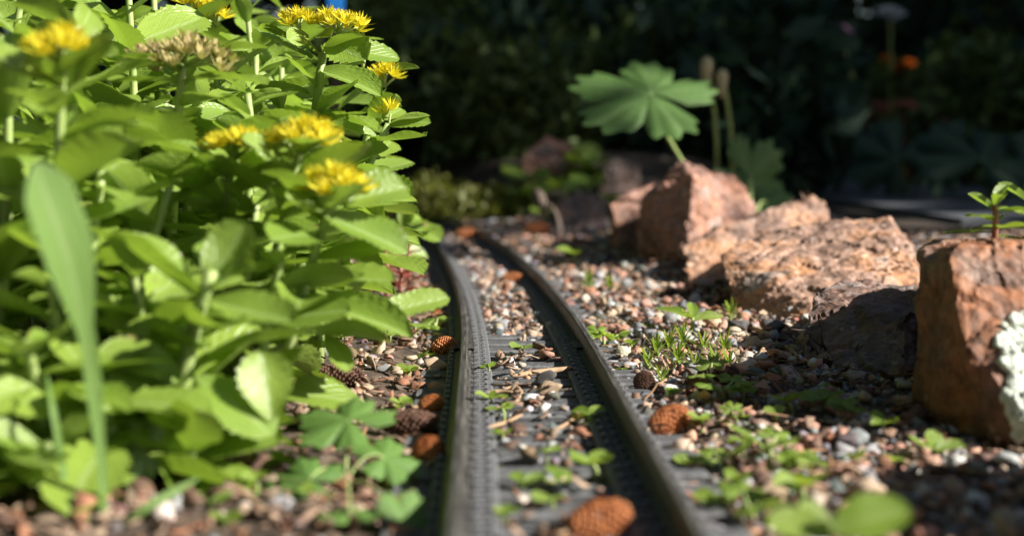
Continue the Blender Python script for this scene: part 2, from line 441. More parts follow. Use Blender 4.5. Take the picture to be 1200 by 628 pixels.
def section(y0, y1, label):
    t = thing('track_section', (track_x(y0), y0, 0), label, 'railway track', None)
    off = Matrix.Translation(-t.location)
    for s in (-1, 1):
        put('rail', rail_mesh(y0 + .0004, y1 - .0004, s), t, off)
    y = y0 + TIE_PITCH / 2
    while y < y1 - .004:
        M = Matrix.Translation((track_x(y) - t.location.x, y - t.location.y, 0)) @ Matrix.Rotation(track_ang(y), 4, 'Z')
        put('tie', TIE, t, M)
        y += TIE_PITCH / max(.5, math.cos(track_ang(y)))
    # rail joiners at the far end
    for s in (-1, 1):
        bm = bmesh.new()
        a = track_ang(y1); c = Vector((track_x(y1) + math.cos(a) * s * GAUGE, y1 + math.sin(a) * s * GAUGE, 0))
        boxv(bm, -.0044, -.0037, -.010, .010, .0048, .0064, .0002); boxv(bm, .0037, .0044, -.010, .010, .0048, .0064, .0002)
        boxv(bm, -.0042, -.0012, -.010, .010, .0064, .0070, .0002); boxv(bm, .0012, .0042, -.010, .010, .0064, .0070, .0002)
        me = bpy.data.meshes.new('rail_joiner'); bm.to_mesh(me); bm.free(); me.materials.append(M_RAIL)
        put('rail_joiner', me, t, Matrix.Translation(c - t.location) @ Matrix.Rotation(a, 4, 'Z'))
section(-0.02, 0.58, 'straight garden railway track with bare grey ties between two dark rails')
section(0.58, 1.18, 'bending garden railway track with ties buried in gravel beyond the rail joint')
section(1.18, 1.9, 'far garden railway track swinging left in front of the mossy bank')

# ------------------------------------------------------------------ stones
rng = random.Random(103)
def hull_stone(seed, npts=13, flat=.7, sub=0):
    r = random.Random(seed); bm = bmesh.new()
    for _ in range(npts):
        v = Vector((r.gauss(0, 1), r.gauss(0, 1), r.gauss(0, 1))).normalized() * r.uniform(.75, 1.0)
        v.z *= flat; v.x *= r.uniform(.8, 1.1)
        bm.verts.new(v)
    res = bmesh.ops.convex_hull(bm, input=bm.verts[:])
    bmesh.ops.delete(bm, geom=[g for g in res['geom_interior'] if isinstance(g, bmesh.types.BMVert)], context='VERTS')
    for _ in range(sub):
        bmesh.ops.subdivide_edges(bm, edges=bm.edges[:], cuts=1, use_grid_fill=True)
        bmesh.ops.smooth_vert(bm, verts=bm.verts[:], factor=.22, use_axis_x=True, use_axis_y=True, use_axis_z=True)
        for v in bm.verts:
            v.co += v.co.normalized() * .10 * noise.noise(v.co * 2.2 + Vector((seed, 0, 0)))
    bmesh.ops.triangulate(bm, faces=bm.faces[:])
    bm.verts.index_update()
    V = np.array([v.co for v in bm.verts]); F = np.array([[v.index for v in f.verts] for f in bm.faces])
    bm.free(); return V, F
SM = [hull_stone(i, 12, .65, 0) for i in range(16)]
LG = [hull_stone(100 + i, 13, .7, 1) for i in range(14)]
PAL = np.array([(.40, .23, .17), (.34, .17, .12), (.30, .30, .31), (.20, .20, .21), (.09, .085, .085), (.38, .29, .21), (.48, .46, .43), (.17, .11, .08), (.24, .16, .12), (.42, .36, .31)])
PW_R = np.array([.15, .08, .16, .14, .10, .11, .04, .09, .08, .08]); PW_R /= PW_R.sum()
PW_C = np.array([.08, .05, .20, .15, .08, .14, .09, .10, .07, .08]); PW_C /= PW_C.sum()
PW_L = np.array([.14, .10, .08, .08, .10, .14, .04, .18, .14, .08]); PW_L /= PW_L.sum()

def quat_rot(n):
    q = nrng.normal(size=(n, 4)); q /= np.linalg.norm(q, axis=1)[:, None]
    w_, x, y, z = q.T
    return np.stack([np.stack([1 - 2 * (y * y + z * z), 2 * (x * y - z * w_), 2 * (x * z + y * w_)], -1),
                     np.stack([2 * (x * y + z * w_), 1 - 2 * (x * x + z * z), 2 * (y * z - x * w_)], -1),
                     np.stack([2 * (x * z - y * w_), 2 * (y * z + x * w_), 1 - 2 * (x * x + y * y)], -1)], 1)
def scatter_pts(n, ymin, ymax, reject):
    P = []
    while len(P) < n:
        y = math.sqrt(rng.uniform(ymin ** 2, ymax ** 2)) if rng.random() < .6 else rng.uniform(ymin, ymax)
        hw = .42 * y + .05
        x = rng.uniform(-hw, hw)
        if reject(x, y): continue
        P.append((x, y))
    return P
def clear_strip(x, y, m=0.0):
    if x > .33 and y > 1.19: return True
    a = abs(x - track_x(y)); return .0132 - m < a < .0290 + m
def stones(name, variants, pts, sizes, sink, label=None, cat=None, parent=None, kind='stuff'):
    n = len(pts); sizes = np.asarray(sizes)
    vid = nrng.integers(0, len(variants), n); RM = quat_rot(n)
    # keep stones lying fairly flat
    Vs, Fs, Cs = [], [], []; off = 0
    for i, (x, y) in enumerate(pts):
        V, F = variants[vid[i]]
        s = sizes[i]; an = rng.uniform(0, 6.28)
        tilt = Matrix.Rotation(an, 3, 'Z') @ Matrix.Rotation(rng.gauss(0, .45), 3, 'X') @ Matrix.Rotation(rng.uniform(0, 6.28), 3, 'Z')
        W = (V * s) @ np.array(tilt).T
        z = ground_z(x, y) + s * sink
        W = W + np.array((x, y, z))
        dx = x - track_x(y)
        pw = PW_C if abs(dx) < .02 else (PW_R if dx > 0 else PW_L)
        c = PAL[nrng.choice(len(PAL), p=pw)] * nrng.uniform(.85, 1.4) + nrng.normal(0, .012, 3)
        Vs.append(W); Fs.append(F + off); off += len(W)
        Cs.append(np.repeat(np.append(np.clip(c, .02, .8), 1.0)[None], len(W), 0))
    me = mesh_np(name, np.concatenate(Vs), np.concatenate(Fs), M_STONE, np.concatenate(Cs))
    o = put(name, me); tag(o, label, cat, kind=kind); return o
def under_sedum(x, y):
    if x < -.12 and y > .36 and rng.random() < .8: return True
    return x - track_x(y) < -.036 and rng.random() < .86
pts = scatter_pts(15000, .22, 1.55, lambda x, y: clear_strip(x, y, .001) or (abs(x - track_x(y)) < .017 and y < .58 and rng.random() < .9) or under_sedum(x, y))
stones('gravel', SM, pts, nrng.lognormal(math.log(.0022), .35, len(pts)), .1, 'fine mixed pink and grey crushed gravel around the track', 'gravel')
def rej2(x, y):
    a = abs(x - track_x(y))
    if clear_strip(x, y, .0025): return True
    if a < .02 and y < .58 and rng.random() < .94: return True
    return under_sedum(x, y)
pts = scatter_pts(3200, .22, 1.6, rej2)
stones('coarse_gravel', LG, pts, np.clip(nrng.lognormal(math.log(.0038), .34, len(pts)), .0022, .0062), .25, 'coarser angular gravel stones in pink, grey and tan', 'gravel')

pts = scatter_pts(11000, .22, 1.1, lambda x, y: clear_strip(x, y, .001) or (abs(x - track_x(y)) < .017 and y < .58 and rng.random() < .85) or under_sedum(x, y))
stones('grit', SM[:6], pts, nrng.lognormal(math.log(.0011), .3, len(pts)), .6, 'fine brown and grey grit packed between the stones', 'grit')
def needles(n):
    Vs, Fs, Cs = [], [], []; off = 0
    for (x, y) in scatter_pts(n, .25, 1.2, lambda x, y: abs(x - track_x(y)) < .034):
        L = rng.uniform(.007, .016); a = rng.uniform(0, 6.28); z = max(ground_z(x, y), .002) + rng.uniform(.002, .0045); tl = rng.gauss(0, .12); rr = .00035; bnd = rng.gauss(0, .12)
        pts_ = [Vector((x, y, z)) + Vector((math.cos(a + bnd * t), math.sin(a + bnd * t), tl)) * (L * t) for t in (-.5, 0, .5)]
        V, F = tube(pts_, [rr, rr, rr * .6], 4, False)
        Vs.append(np.array(V)); Fs.append(np.array(F) + off); off += len(V)
        c = np.array((.30, .17, .09)) * rng.uniform(.6, 1.4); Cs.append(np.repeat(np.append(c, 1)[None], len(V), 0))
    tag(put('fallen_needles', mesh_np('fallen_needles', np.concatenate(Vs), np.concatenate(Fs), M_STONE, np.concatenate(Cs))), 'fallen brown conifer needles strewn over the gravel', 'needles', kind='stuff')
needles(650)
# leaf litter: thin curled flakes of bark and dry leaf
def litter(name, n, ymin, ymax, rejf, label):
    P = scatter_pts(n, ymin, ymax, rejf); Vs, Fs, Cs = [], [], []; off = 0
    pal = np.array([(.20, .12, .08), (.30, .20, .14), (.12, .07, .05), (.38, .28, .20), (.26, .12, .07)])
    for (x, y) in P:
        L = rng.uniform(.0025, .007); W = L * rng.choice((.15, .25, .5, .7, .9)) * rng.uniform(.8, 1.2); th = .0004
        V = []
        for i in range(4):
            t = i / 3 - .5; wv = W * (1 - .8 * abs(t) ** 1.5) * rng.uniform(.55, 1.15)
            for sgn in (-1, 1): V.append((sgn * wv * .5 + rng.gauss(0, .06) * L, (t + rng.gauss(0, .07)) * L, rng.uniform(-.1, .25) * W + .15 * L * t * t))
        V = np.array(V); V2 = V + np.array((0, 0, -th)); V = np.concatenate([V, V2])
        F = []
        for i in range(3):
            a = 2 * i; F += [(a, a + 1, a + 3, a + 2), (a + 8, a + 10, a + 11, a + 9), (a, a + 2, a + 10, a + 8), (a + 1, a + 9, a + 11, a + 3)]
        F += [(0, 8, 9, 1), (6, 7, 15, 14)]
        rot = Matrix.Rotation(rng.uniform(0, 6.28), 3, 'Z') @ Matrix.Rotation(rng.gauss(0, .35), 3, 'X') @ Matrix.Rotation(rng.gauss(0, .35), 3, 'Y')
        V = V @ np.array(rot).T + np.array((x, y, ground_z(x, y) + rng.uniform(.001, .0035)))
        c = pal[rng.randrange(len(pal))] * rng.uniform(.6, 1.2)
        Vs.append(V); Fs.append(np.array(F) + off); off += len(V); Cs.append(np.repeat(np.append(c, 1)[None], len(V), 0))
    me = mesh_np(name, np.concatenate(Vs), np.concatenate(Fs), M_STONE, np.concatenate(Cs))
    tag(put(name, me), label, 'litter', kind='stuff')
litter('leaf_litter', 7500, .22, 1.3, lambda x, y: clear_strip(x, y, .0035) or (abs(x - track_x(y)) < .017 and y < .58 and rng.random() < .9) or (x > .03 and rng.random() < .55) or (x < -.13 and y > .5 and rng.random() < .6), 'brown flakes of bark and dry leaf scattered over the ground')

def on_ties(n):
    P = []
    while len(P) < n:
        y = rng.uniform(.24, .58); x = rng.gauss(-.002, .009)
        if abs(x) > .0128: continue
        if noise.noise(Vector((x * 60, y * 45, 5))) + .12 < rng.uniform(-.25, .35): continue
        P.append((x, y))
    return P
def ties_debris():
    global ground_z
    gz = ground_z
    ground_z = lambda x, y: .0030
    p = on_ties(90); stones('tie_grit', SM, p, nrng.lognormal(math.log(.0017), .4, len(p)), .5, 'loose grit and small stones lying on the bare ties', 'gravel')
    p = on_ties(9); stones('tie_stones', LG, p, nrng.uniform(.0022, .0042, len(p)), .5, 'bigger stone chips lying on the bare ties', 'gravel')
    pp = iter(on_ties(110))
    global scatter_pts
    sp = scatter_pts; scatter_pts = lambda n, a, b, r: [next(pp) for _ in range(n)]
    litter('tie_litter', 100, 0, 1, None, 'brown leaf and bark flakes lying on the bare ties')
    scatter_pts = sp; ground_z = gz
ties_debris()

MARKS = [(520, 405, 'the round tiled cone by the left rail'), (478, 493, 'the long grey-brown cone'), (502, 527, 'the ball-shaped cone'), (782, 490, 'the elongated orange cone'), (700, 606, 'the large cone on the ties'), (755, 446, 'the small fuzzy dark cone'),
         (640, 438, 'the pale straw on the ties'), (566, 545, 'the pink-stemmed seedling'), (600, 327, 'the small cone at the bend'), (840, 445, 'the broad-leaved weed'), (809, 368, 'the whorled grey-green seedling'), (900, 360, 'the long tan rock'),
         (985, 470, 'the shaded grey rock'), (1090, 520, 'the lichen boulder'), (985, 640, 'the broad oval leaf'), (800, 330, 'the tall pinkish rock'), (395, 445, 'the weathered cone under the stonecrop'), (400, 600, 'the blurred lobed seedling'), (122, 612, 'the tall strap leaf'), (680, 395, 'the notch in the right rail'), (605, 470, 'the curled dry tendril'), (840, 560, 'the bright white pebble')]
MARKS = [(at_z(a, b, .003), c) for a, b, c in MARKS]
def near(p):
    return min(MARKS, key=lambda m: (m[0].x - p.x) ** 2 + (m[0].y - p.y) ** 2)[1]
# single stones that stand out
def stone_mesh(seed, color, s, flat=.7, sub=2):
    V, F = hull_stone(seed, 12, flat, sub)
    c = np.repeat(np.append(color, 1.0)[None], len(V), 0)
    return mesh_np('pebble', V * s, F, M_STONE, c, smooth=False)
KINDS = [('pink', (.44, .24, .18), 'salmon pink granite pebble'), ('grey', (.32, .32, .33), 'plain grey stone chip'), ('tan', (.42, .31, .21), 'tan pebble'),
         ('white', (.68, .66, .63), 'small white quartz pebble'), ('dark', (.10, .095, .095), 'dark charcoal stone chip'), ('rust', (.36, .17, .09), 'rusty brown pebble')]
PEB = {k[0]: [stone_mesh(300 + 10 * i + j, k[1], 1.0) for j in range(3)] for i, k in enumerate(KINDS)}
def pebble(x, y, kind, s, label, group=None, lift=.35):
    o = put('pebble', PEB[kind][rng.randrange(3)])
    o.location = (x, y, (.0032 if abs(x - track_x(y)) < .016 and y < .58 else ground_z(x, y)) + s * lift); o.rotation_euler = (rng.gauss(0, .3), rng.gauss(0, .3), rng.uniform(0, 6.28))
    o.scale = (s, s * rng.uniform(.75, 1.1), s * rng.uniform(.7, 1.0))
    return tag(o, label, 'pebble', group)
def peb_px(px, py, kind, wpx, label, group=None, lift=.4):
    p = at_z(px, py, .003); d = p.y
    return pebble(p.x, p.y, kind, wpx * d / FPX / 2, label, group, lift)
peb_px(516, 431, 'tan', 38, 'rusty tan flat pebble close beside the left rail', lift=.6)
peb_px(499, 439, 'pink', 22, 'pinkish pebble just behind the tan flat one by the left rail')
peb_px(501, 420, 'white', 12, 'tiny white pebble under the round orange cone by the left rail')
peb_px(648, 464, 'tan', 38, 'smooth tan two-lobed pebble on the ties between the rails')
peb_px(640, 452, 'dark', 40, 'speckled dark stone flake on the ties beside the long straw')
peb_px(684, 466, 'tan', 26, 'brown angular chip at the shadow edge between the rails')
peb_px(950, 435, 'white', 26, 'white angular stone at the foot of the shaded rock')
peb_px(840, 560, 'white', 18, 'bright white pebble among weeds right of the track')
for (px, py, k, wp) in [(895, 470, 'pink', 38), (912, 485, 'grey', 34), (943, 508, 'pink', 40), (950, 525, 'pink', 36), (975, 470, 'pink', 26), (972, 522, 'rust', 34), (985, 540, 'grey', 30), (1020, 530, 'grey', 34), (905, 455, 'rust', 40), (860, 450, 'tan', 30), (880, 495, 'pink', 26), (935, 530, 'pink', 30), (1065, 500, 'pink', 30), (930, 545, 'white', 22), (905, 515, 'dark', 30), (870, 470, 'grey', 30), (865, 395, 'dark', 40), (905, 395, 'dark', 42), (925, 375, 'grey', 34), (950, 385, 'white', 30), (880, 410, 'tan', 34), (845, 430, 'rust', 44), (780, 360, 'pink', 26), (745, 365, 'grey', 22), (720, 385, 'pink', 24), (705, 360, 'tan', 24), (770, 385, 'pink', 22), (680, 330, 'white', 20), (690, 350, 'rust', 34), (735, 340, 'grey', 24), (820, 375, 'grey', 26), (790, 345, 'pink', 22), (870, 365, 'grey', 26), (890, 375, 'tan', 26), (810, 440, 'grey', 34), (850, 500, 'tan', 30), (830, 520, 'grey', 26), (905, 590, 'tan', 60), (880, 560, 'pink', 40), (790, 520, 'grey', 30)]:
    nm = dict((a, b) for a, _, b in KINDS)[k]
    peb_px(px, py, k, wp, nm + ' near ' + near(at_z(px, py, .003)), k + ' pebbles between right rail and rocks')
for (px, py, k, wp) in [(570, 350, 'white', 14), (590, 335, 'tan', 16), (600, 365, 'pink', 18), (575, 375, 'tan', 14), (615, 380, 'pink', 16), (630, 370, 'white', 14), (605, 325, 'rust', 20), (560, 320, 'white', 14), (645, 385, 'grey', 18), (620, 395, 'white', 12), (585, 390, 'grey', 20), (570, 300, 'tan', 16)]:
    nm = dict((a, b) for a, _, b in KINDS)[k]
    peb_px(px, py, k, wp, nm + ' on the gravel filling the bend of the track', k + ' pebbles on the bend of the track')
for (px, py, k, wp) in [(450, 440, 'grey', 26), (470, 465, 'pink', 22), (430, 460, 'tan', 24), (490, 450, 'tan', 22), (410, 430, 'grey', 24), (440, 415, 'white', 14), (455, 425, 'pink', 18), (480, 405, 'tan', 18), (430, 600, 'pink', 40), (380, 610, 'tan', 44), (290, 612, 'tan', 46), (330, 600, 'grey', 46), (200, 610, 'grey', 50), (60, 620, 'dark', 44), (20, 615, 'tan', 36), (460, 560, 'tan', 34), (485, 575, 'pink', 30), (450, 530, 'grey', 30), (480, 545, 'pink', 28), (400, 575, 'rust', 40), (520, 455, 'rust', 22), (485, 520, 'tan', 28)]:
    nm = dict((a, b) for a, _, b in KINDS)[k]
    peb_px(px, py, k, wp, nm + ' on soil near ' + near(at_z(px, py, .003)), k + ' pebbles left of the track')

# ------------------------------------------------------------------ rocks
rng = random.Random(104)
ROCKS = {}
def rock(pts, mat, label, seed, edge=.0026, amp=1.0, group='granite rocks edging the track'):
    P = [Vector(p) for p in pts]
    bm = bmesh.new()
    for p in P: bm.verts.new(p)
    res = bmesh.ops.convex_hull(bm, input=bm.verts[:])
    bmesh.ops.delete(bm, geom=[g for g in res['geom_interior'] if isinstance(g, bmesh.types.BMVert)], context='VERTS')
    bmesh.ops.triangulate(bm, faces=bm.faces[:])
    for _ in range(7):
        es = [e for e in bm.edges if e.calc_length() > edge]
        if not es: break
        bmesh.ops.subdivide_edges(bm, edges=es, cuts=1)
        bmesh.ops.triangulate(bm, faces=[f for f in bm.faces if len(f.verts) > 3])
    bmesh.ops.smooth_vert(bm, verts=bm.verts[:], factor=.3, use_axis_x=True, use_axis_y=True, use_axis_z=True)
    bmesh.ops.recalc_face_normals(bm, faces=bm.faces[:])
    bm.normal_update()
    off = Vector((seed * 3.1, seed * 1.7, 0))
    new = []
    for v in bm.verts:
        p = v.co
        q = Vector((p.x * 1.0 + p.z * .5, p.y, p.z * 2.6 - p.x * .9))      # layered grain
        h = .0030 * noise.noise(p * 26 + off) + .0015 * noise.noise(q * 60 + off) + .0006 * noise.noise(q * 150 + off) + .0006 * noise.noise(p * 420 + off)
        c = noise.cell(q * 42 + off * 2 + Vector((noise.noise(p * 60), noise.noise(p * 60 + off), 0)) * .5)
        h += .0011 * (c - .5)
        f1 = noise.voronoi(q * 34 + off)[0]
        h += .0014 * (min(1.0, (f1[1] - f1[0]) * 5) - .8)
        new.append(p + v.normal * h * amp)
    for v, q in zip(bm.verts, new): v.co = q
    c = Vector((sum(p.x for p in P) / len(P), sum(p.y for p in P) / len(P), min(p.z for p in P)))
    for v in bm.verts: v.co -= c
    me = bpy.data.meshes.new('rock'); bm.to_mesh(me); bm.free(); me.materials.append(mat)
    o = put('rock', me); o.location = c
    tag(o, label, 'rock', group)
    ROCKS[label] = o
    return o
D = at_d
rock([D(752, 232, .98), D(800, 192, .99), D(860, 205, 1.0), D(885, 240, 1.02), D(805, 300, .93), D(880, 320, .95), D(745, 325, 1.0), D(800, 335, .94), D(765, 240, 1.10), D(860, 215, 1.10), D(890, 330, 1.12), D(750, 320, 1.12), D(770, 225, .98), D(885, 345, .97), D(812, 205, .96)],
     M_ROCK_PINK, 'tall pinkish rock under the big lobed leaf', 1)
rock([D(716, 238, 1.10), D(760, 218, 1.12), D(775, 300, 1.08), D(720, 320, 1.10), D(725, 230, 1.18), D(775, 215, 1.2), D(780, 310, 1.2), D(715, 310, 1.18), D(730, 300, 1.07)],
     M_ROCK_PINK, 'low brown rock tucked behind the tall pinkish rock', 2)
rock([D(800, 290, .86), D(850, 262, .88), D(905, 242, .90), D(952, 224, .92), D(968, 232, .92), D(976, 262, .90), D(850, 350, .83), D(800, 340, .84), D(812, 352, .82), D(905, 345, .84), D(990, 330, .88), D(830, 280, .97), D(960, 240, .98), D(980, 310, .99), D(830, 330, .97)],
     M_ROCK_TAN, 'pale tan rock with a sharp peak wedged between two rocks', 3, .0024)
rock([D(846, 296, .76), D(900, 270, .80), D(970, 262, .82), D(1040, 258, .80), D(1062, 278, .76), D(1080, 310, .73), D(1076, 345, .70), D(950, 350, .68), D(880, 358, .71), D(850, 330, .73), D(860, 372, .71), D(950, 375, .67), D(1080, 390, .69), D(1050, 275, .90), D(900, 285, .9), D(1085, 340, .88), D(870, 350, .9), D(1010, 256, .82)],
     M_ROCK_TAN, 'long flat-topped tan rock with orange streaks and white flecks', 4, .0022)
rock([D(955, 340, .60), D(1010, 330, .64), D(1085, 335, .62), D(1100, 345, .58), D(935, 395, .555), D(928, 440, .545), D(960, 460, .52), D(1060, 470, .49), D(1100, 460, .5), D(1100, 400, .66), D(960, 400, .66), D(1010, 470, .50), D(950, 345, .58), D(1060, 370, .54)],
     M_ROCK_GREY, 'dark grey-brown rock lying in the shadow of the rusty boulder', 5, .0022)
rock([D(1080, 296, .45), D(1090, 283, .47), D(1120, 280, .43), D(1200, 276, .43), D(1260, 290, .44), D(1112, 300, .425), D(1130, 400, .405), D(1170, 515, .39), D(1240, 530, .38), D(1300, 400, .42), D(1068, 500, .44), D(1075, 420, .45), D(1070, 520, .46), D(1100, 470, .58), D(1290, 285, .60), D(1115, 285, .59), D(1270, 440, .60), D(1160, 530, .395)],
     M_ROCK_RUST, 'big rusty brown boulder with pale lichen patches', 6, .0020, .8)
rock([(.118, .23, .0), (.12, .24, .036), (.130, .30, .048), (.135, .345, .040), (.21, .345, .056), (.23, .28, .056), (.22, .21, .045), (.14, .21, .034), (.23, .355, .0), (.22, .20, 0), (.12, .21, 0), (.13, .352, 0)],
     M_ROCK_RUST, 'rusty rock in front of the lichen covered boulder, its shadow on the gravel', 7, .005)
# half buried stones on the bank at the back
rock([D(612, 185, 1.62), D(640, 158, 1.64), D(668, 168, 1.64), D(680, 200, 1.62), D(672, 250, 1.62), D(618, 245, 1.62), D(630, 180, 1.74), D(672, 185, 1.74), D(670, 245, 1.75), D(620, 245, 1.75)],
     M_ROCK_PINK, 'blurred pinkish stone on the dark bank behind the track', 8, .004, 1, 'stones on the bank behind the track')
rock([D(702, 205, 1.55), D(722, 185, 1.56), D(748, 195, 1.56), D(752, 235, 1.55), D(700, 235, 1.54), D(710, 195, 1.62), D(742, 200, 1.62), D(745, 240, 1.62), D(700, 238, 1.62)],
     M_ROCK_GREY, 'small grey stone on the dark bank left of the lobed leaf stalk', 9, .004, 1, 'stones on the bank behind the track')
rock([D(655, 235, 1.40), D(690, 222, 1.42), D(712, 240, 1.40), D(708, 275, 1.36), D(650, 275, 1.36), D(665, 235, 1.5), D(705, 240, 1.5), D(700, 280, 1.5), D(655, 280, 1.5)],
     M_ROCK_GREY, 'low brown stone at the foot of the dark bank', 10, .004, 1, 'stones on the bank behind the track')

def bvh_of(o):
    me = o.data
    return BVHTree.FromPolygons([v.co + o.location for v in me.vertices], [tuple(p.vertices) for p in me.polygons])
boulder = ROCKS['big rusty brown boulder with pale lichen patches']
BV = bvh_of(boulder)
def lichen(cx, cy, rx, ry, n, seed):
    r = random.Random(seed); V, F = [], []
    for i in range(n):
        a = r.uniform(0, 6.28); q = math.sqrt(r.random())
        px, py = cx + rx * q * math.cos(a), cy + ry * q * math.sin(a)
        hit = BV.ray_cast(CAM, ray(px, py).normalized())
        if hit[0] is None: continue
        p, nn = hit[0], hit[1]
        t1 = nn.orthogonal().normalized(); t2 = nn.cross(t1)
        rr = r.uniform(.0010, .0022); b0 = len(V); k = 9
        V.append(p + nn * r.uniform(.0008, .0016))
        for ring, (f, h) in enumerate(((.6, .0016), (1.0, .0008), (.9, -.0006))):
            for j in range(k):
                an = j * 2 * math.pi / k + ring * .2
                wv = rr * f * (1 + .25 * math.sin(3 * an + i))
                V.append(p + nn * h + (t1 * math.cos(an) + t2 * math.sin(an)) * wv)
        for j in range(k):
            j2 = (j + 1) % k
            F.append((b0, b0 + 1 + j, b0 + 1 + j2))
            for q2 in range(2):
                F.append((b0 + 1 + q2 * k + j, b0 + 1 + (q2 + 1) * k + j, b0 + 1 + (q2 + 1) * k + j2, b0 + 1 + q2 * k + j2))
    V = [v - boulder.location for v in V]
    put('lichen', mesh_from('lichen', V, F, M_LICHEN), boulder)
lichen(1196, 402, 28, 34, 110, 1)
lichen(1196, 465, 16, 26, 60, 2)
lichen(1198, 500, 10, 14, 24, 3)

# ------------------------------------------------------------------ leaf meshes
rng = random.Random(105)
def leaf_mesh(name, mat, W=.42, teeth=7, curl=.15, cup=.12, wave=.02, widest=.62, tip=.58, base=1.0, seed=0, rows=40, cols=8, twist=0.0):
    r = random.Random(seed); V, F, U = [], [], []
    a = base; b = tip
    # w(t) = t^a (1-t)^b scaled so that its maximum lies near `widest`
    a = b * widest / (1 - widest) * base
    mx = max(((i / 200) ** a) * ((1 - i / 200) ** b) for i in range(1, 200))
    ph = r.uniform(0, 6.28)
    for i in range(rows + 1):
        t = i / rows
        hw = W * .5 * ((t ** a) * ((1 - t) ** b) / mx if 0 < t < 1 else 0)
        hw = max(hw, .018 * (1 - t) + .004)
        tooth = 0.0
        if teeth and t > .38:
            u = (t - .38) / .6 * teeth
            fr = u - math.floor(u)
            tooth = (.7 - fr) * .075 * (1 if t < .8 else max(0.0, (1 - t) / .2))
        for j in range(cols + 1):
            v = j / cols * 2 - 1
            x = v * (hw + (tooth * W * 1.3 * abs(v) ** 8))
            y = t + (tooth * .2 * abs(v) ** 8)
            z = cup * v * v * hw * 2.2 - curl * t * t + wave * math.sin(t * 9 + ph + v) * abs(v) - .012 * (1 - abs(v)) ** 3
            x += twist * z
            V.append((x, y, z)); U.append((v, t))
    for i in range(rows):
        for j in range(cols):
            k = i * (cols + 1) + j
            F.append((k, k + 1, k + cols + 2, k + cols + 1))
    return mesh_from(name, V, F, mat, True, U)
SED = [leaf_mesh('stonecrop_leaf', M_SEDUM, W=rng.uniform(.38, .54), teeth=rng.choice((5, 6, 7)), curl=rng.uniform(-.10, .28), cup=rng.uniform(.05, .28), wave=rng.uniform(.005, .025), seed=i) for i in range(10)]
OVAL = [leaf_mesh('weed_leaf', M_WEED, W=rng.uniform(.65, .95), teeth=0, curl=rng.uniform(-.1, .3), cup=rng.uniform(0, .25), widest=.55, tip=.5, seed=20 + i, rows=10, cols=4) for i in range(4)]
POINT = [leaf_mesh('pointed_weed_leaf', M_WEED, W=.38, teeth=0, curl=rng.uniform(-.1, .25), cup=.2, widest=.5, tip=.9, seed=30 + i, rows=10, cols=4) for i in range(3)]
NEEDLE = [leaf_mesh('needle_leaf', M_WEED, W=.16, teeth=0, curl=rng.uniform(-.3, .1), cup=.1, widest=.45, tip=.5, seed=40 + i, rows=6, cols=3) for i in range(3)]
REDL = [leaf_mesh('red_leaf', M_RED, W=.5, teeth=4, curl=.1, cup=.2, seed=50 + i, rows=16, cols=4) for i in range(3)]
BIGD = [leaf_mesh('shade_leaf', M_DARKL, W=.5, teeth=0, curl=.2, cup=.15, widest=.5, tip=.8, seed=60 + i, rows=10, cols=4) for i in range(3)]

def palmate_mesh(name, mat, lobes=7, cut=.45, teeth=3, span=300, cup=.10, seed=0, rings=7, seg=154, droop=.12):
    r = random.Random(seed); V, F, U = [(0, 0, 0)], [], [(0, 0)]
    sp = R(span); lob = [r.uniform(.88, 1.06) for _ in range(lobes)]
    for ri in range(1, rings + 1):
        q = ri / rings
        for s in range(seg + 1):
            th = -sp / 2 + sp * s / seg
            u = (th + sp / 2) / sp * lobes; k = min(lobes - 1, int(u)); f = u - k; c = abs(f - .5) * 2
            notch = 1 - cut * (c ** 3.4)
            tt = math.sin(f * math.pi * teeth * 2 - .6)
            rad = lob[k] * notch * (1 + .075 * tt * (1 - c ** 6)) * (.82 + .18 * math.cos(th * .55))
            rr = rad * q if q > .35 else q * (.6 * rad + .4 * .55)
            z = cup * q * (math.cos((f - .5) * 2 * math.pi) * .35) - droop * q * q + .012 * q * noise.noise(Vector((q * 3, th * 2.3, seed)))
            V.append((rr * math.sin(th), rr * math.cos(th), z)); U.append(((f - .5) * 2 * max(.25, q), q))
    n = seg + 1
    for s in range(seg): F.append((0, 1 + s + 1, 1 + s))
    for ri in range(rings - 1):
        for s in range(seg):
            a = 1 + ri * n + s
            F.append((a, a + 1, a + n + 1, a + n))
    return mesh_from(name, V, F, mat, True, U)
PALM = [palmate_mesh('cranesbill_leaf', M_GERAN, 5, .42, 4, 340, cup=.03, droop=.08, seed=i) for i in range(2)]
PALM_S = [palmate_mesh('lobed_leaf', M_WEED, 5, .5, 2, 290, seed=5 + i, rings=5, seg=80) for i in range(2)]
PALM_SG = [palmate_mesh('lobed_leaf', M_GERANL, 5, .38, 3, 325, seed=5 + i, rings=5, seg=80) for i in range(2)]
PALM_B = [palmate_mesh('shade_lobed_leaf', M_BLUEL, 5, .55, 2, 300, seed=8 + i, rings=5, seg=80) for i in range(2)]

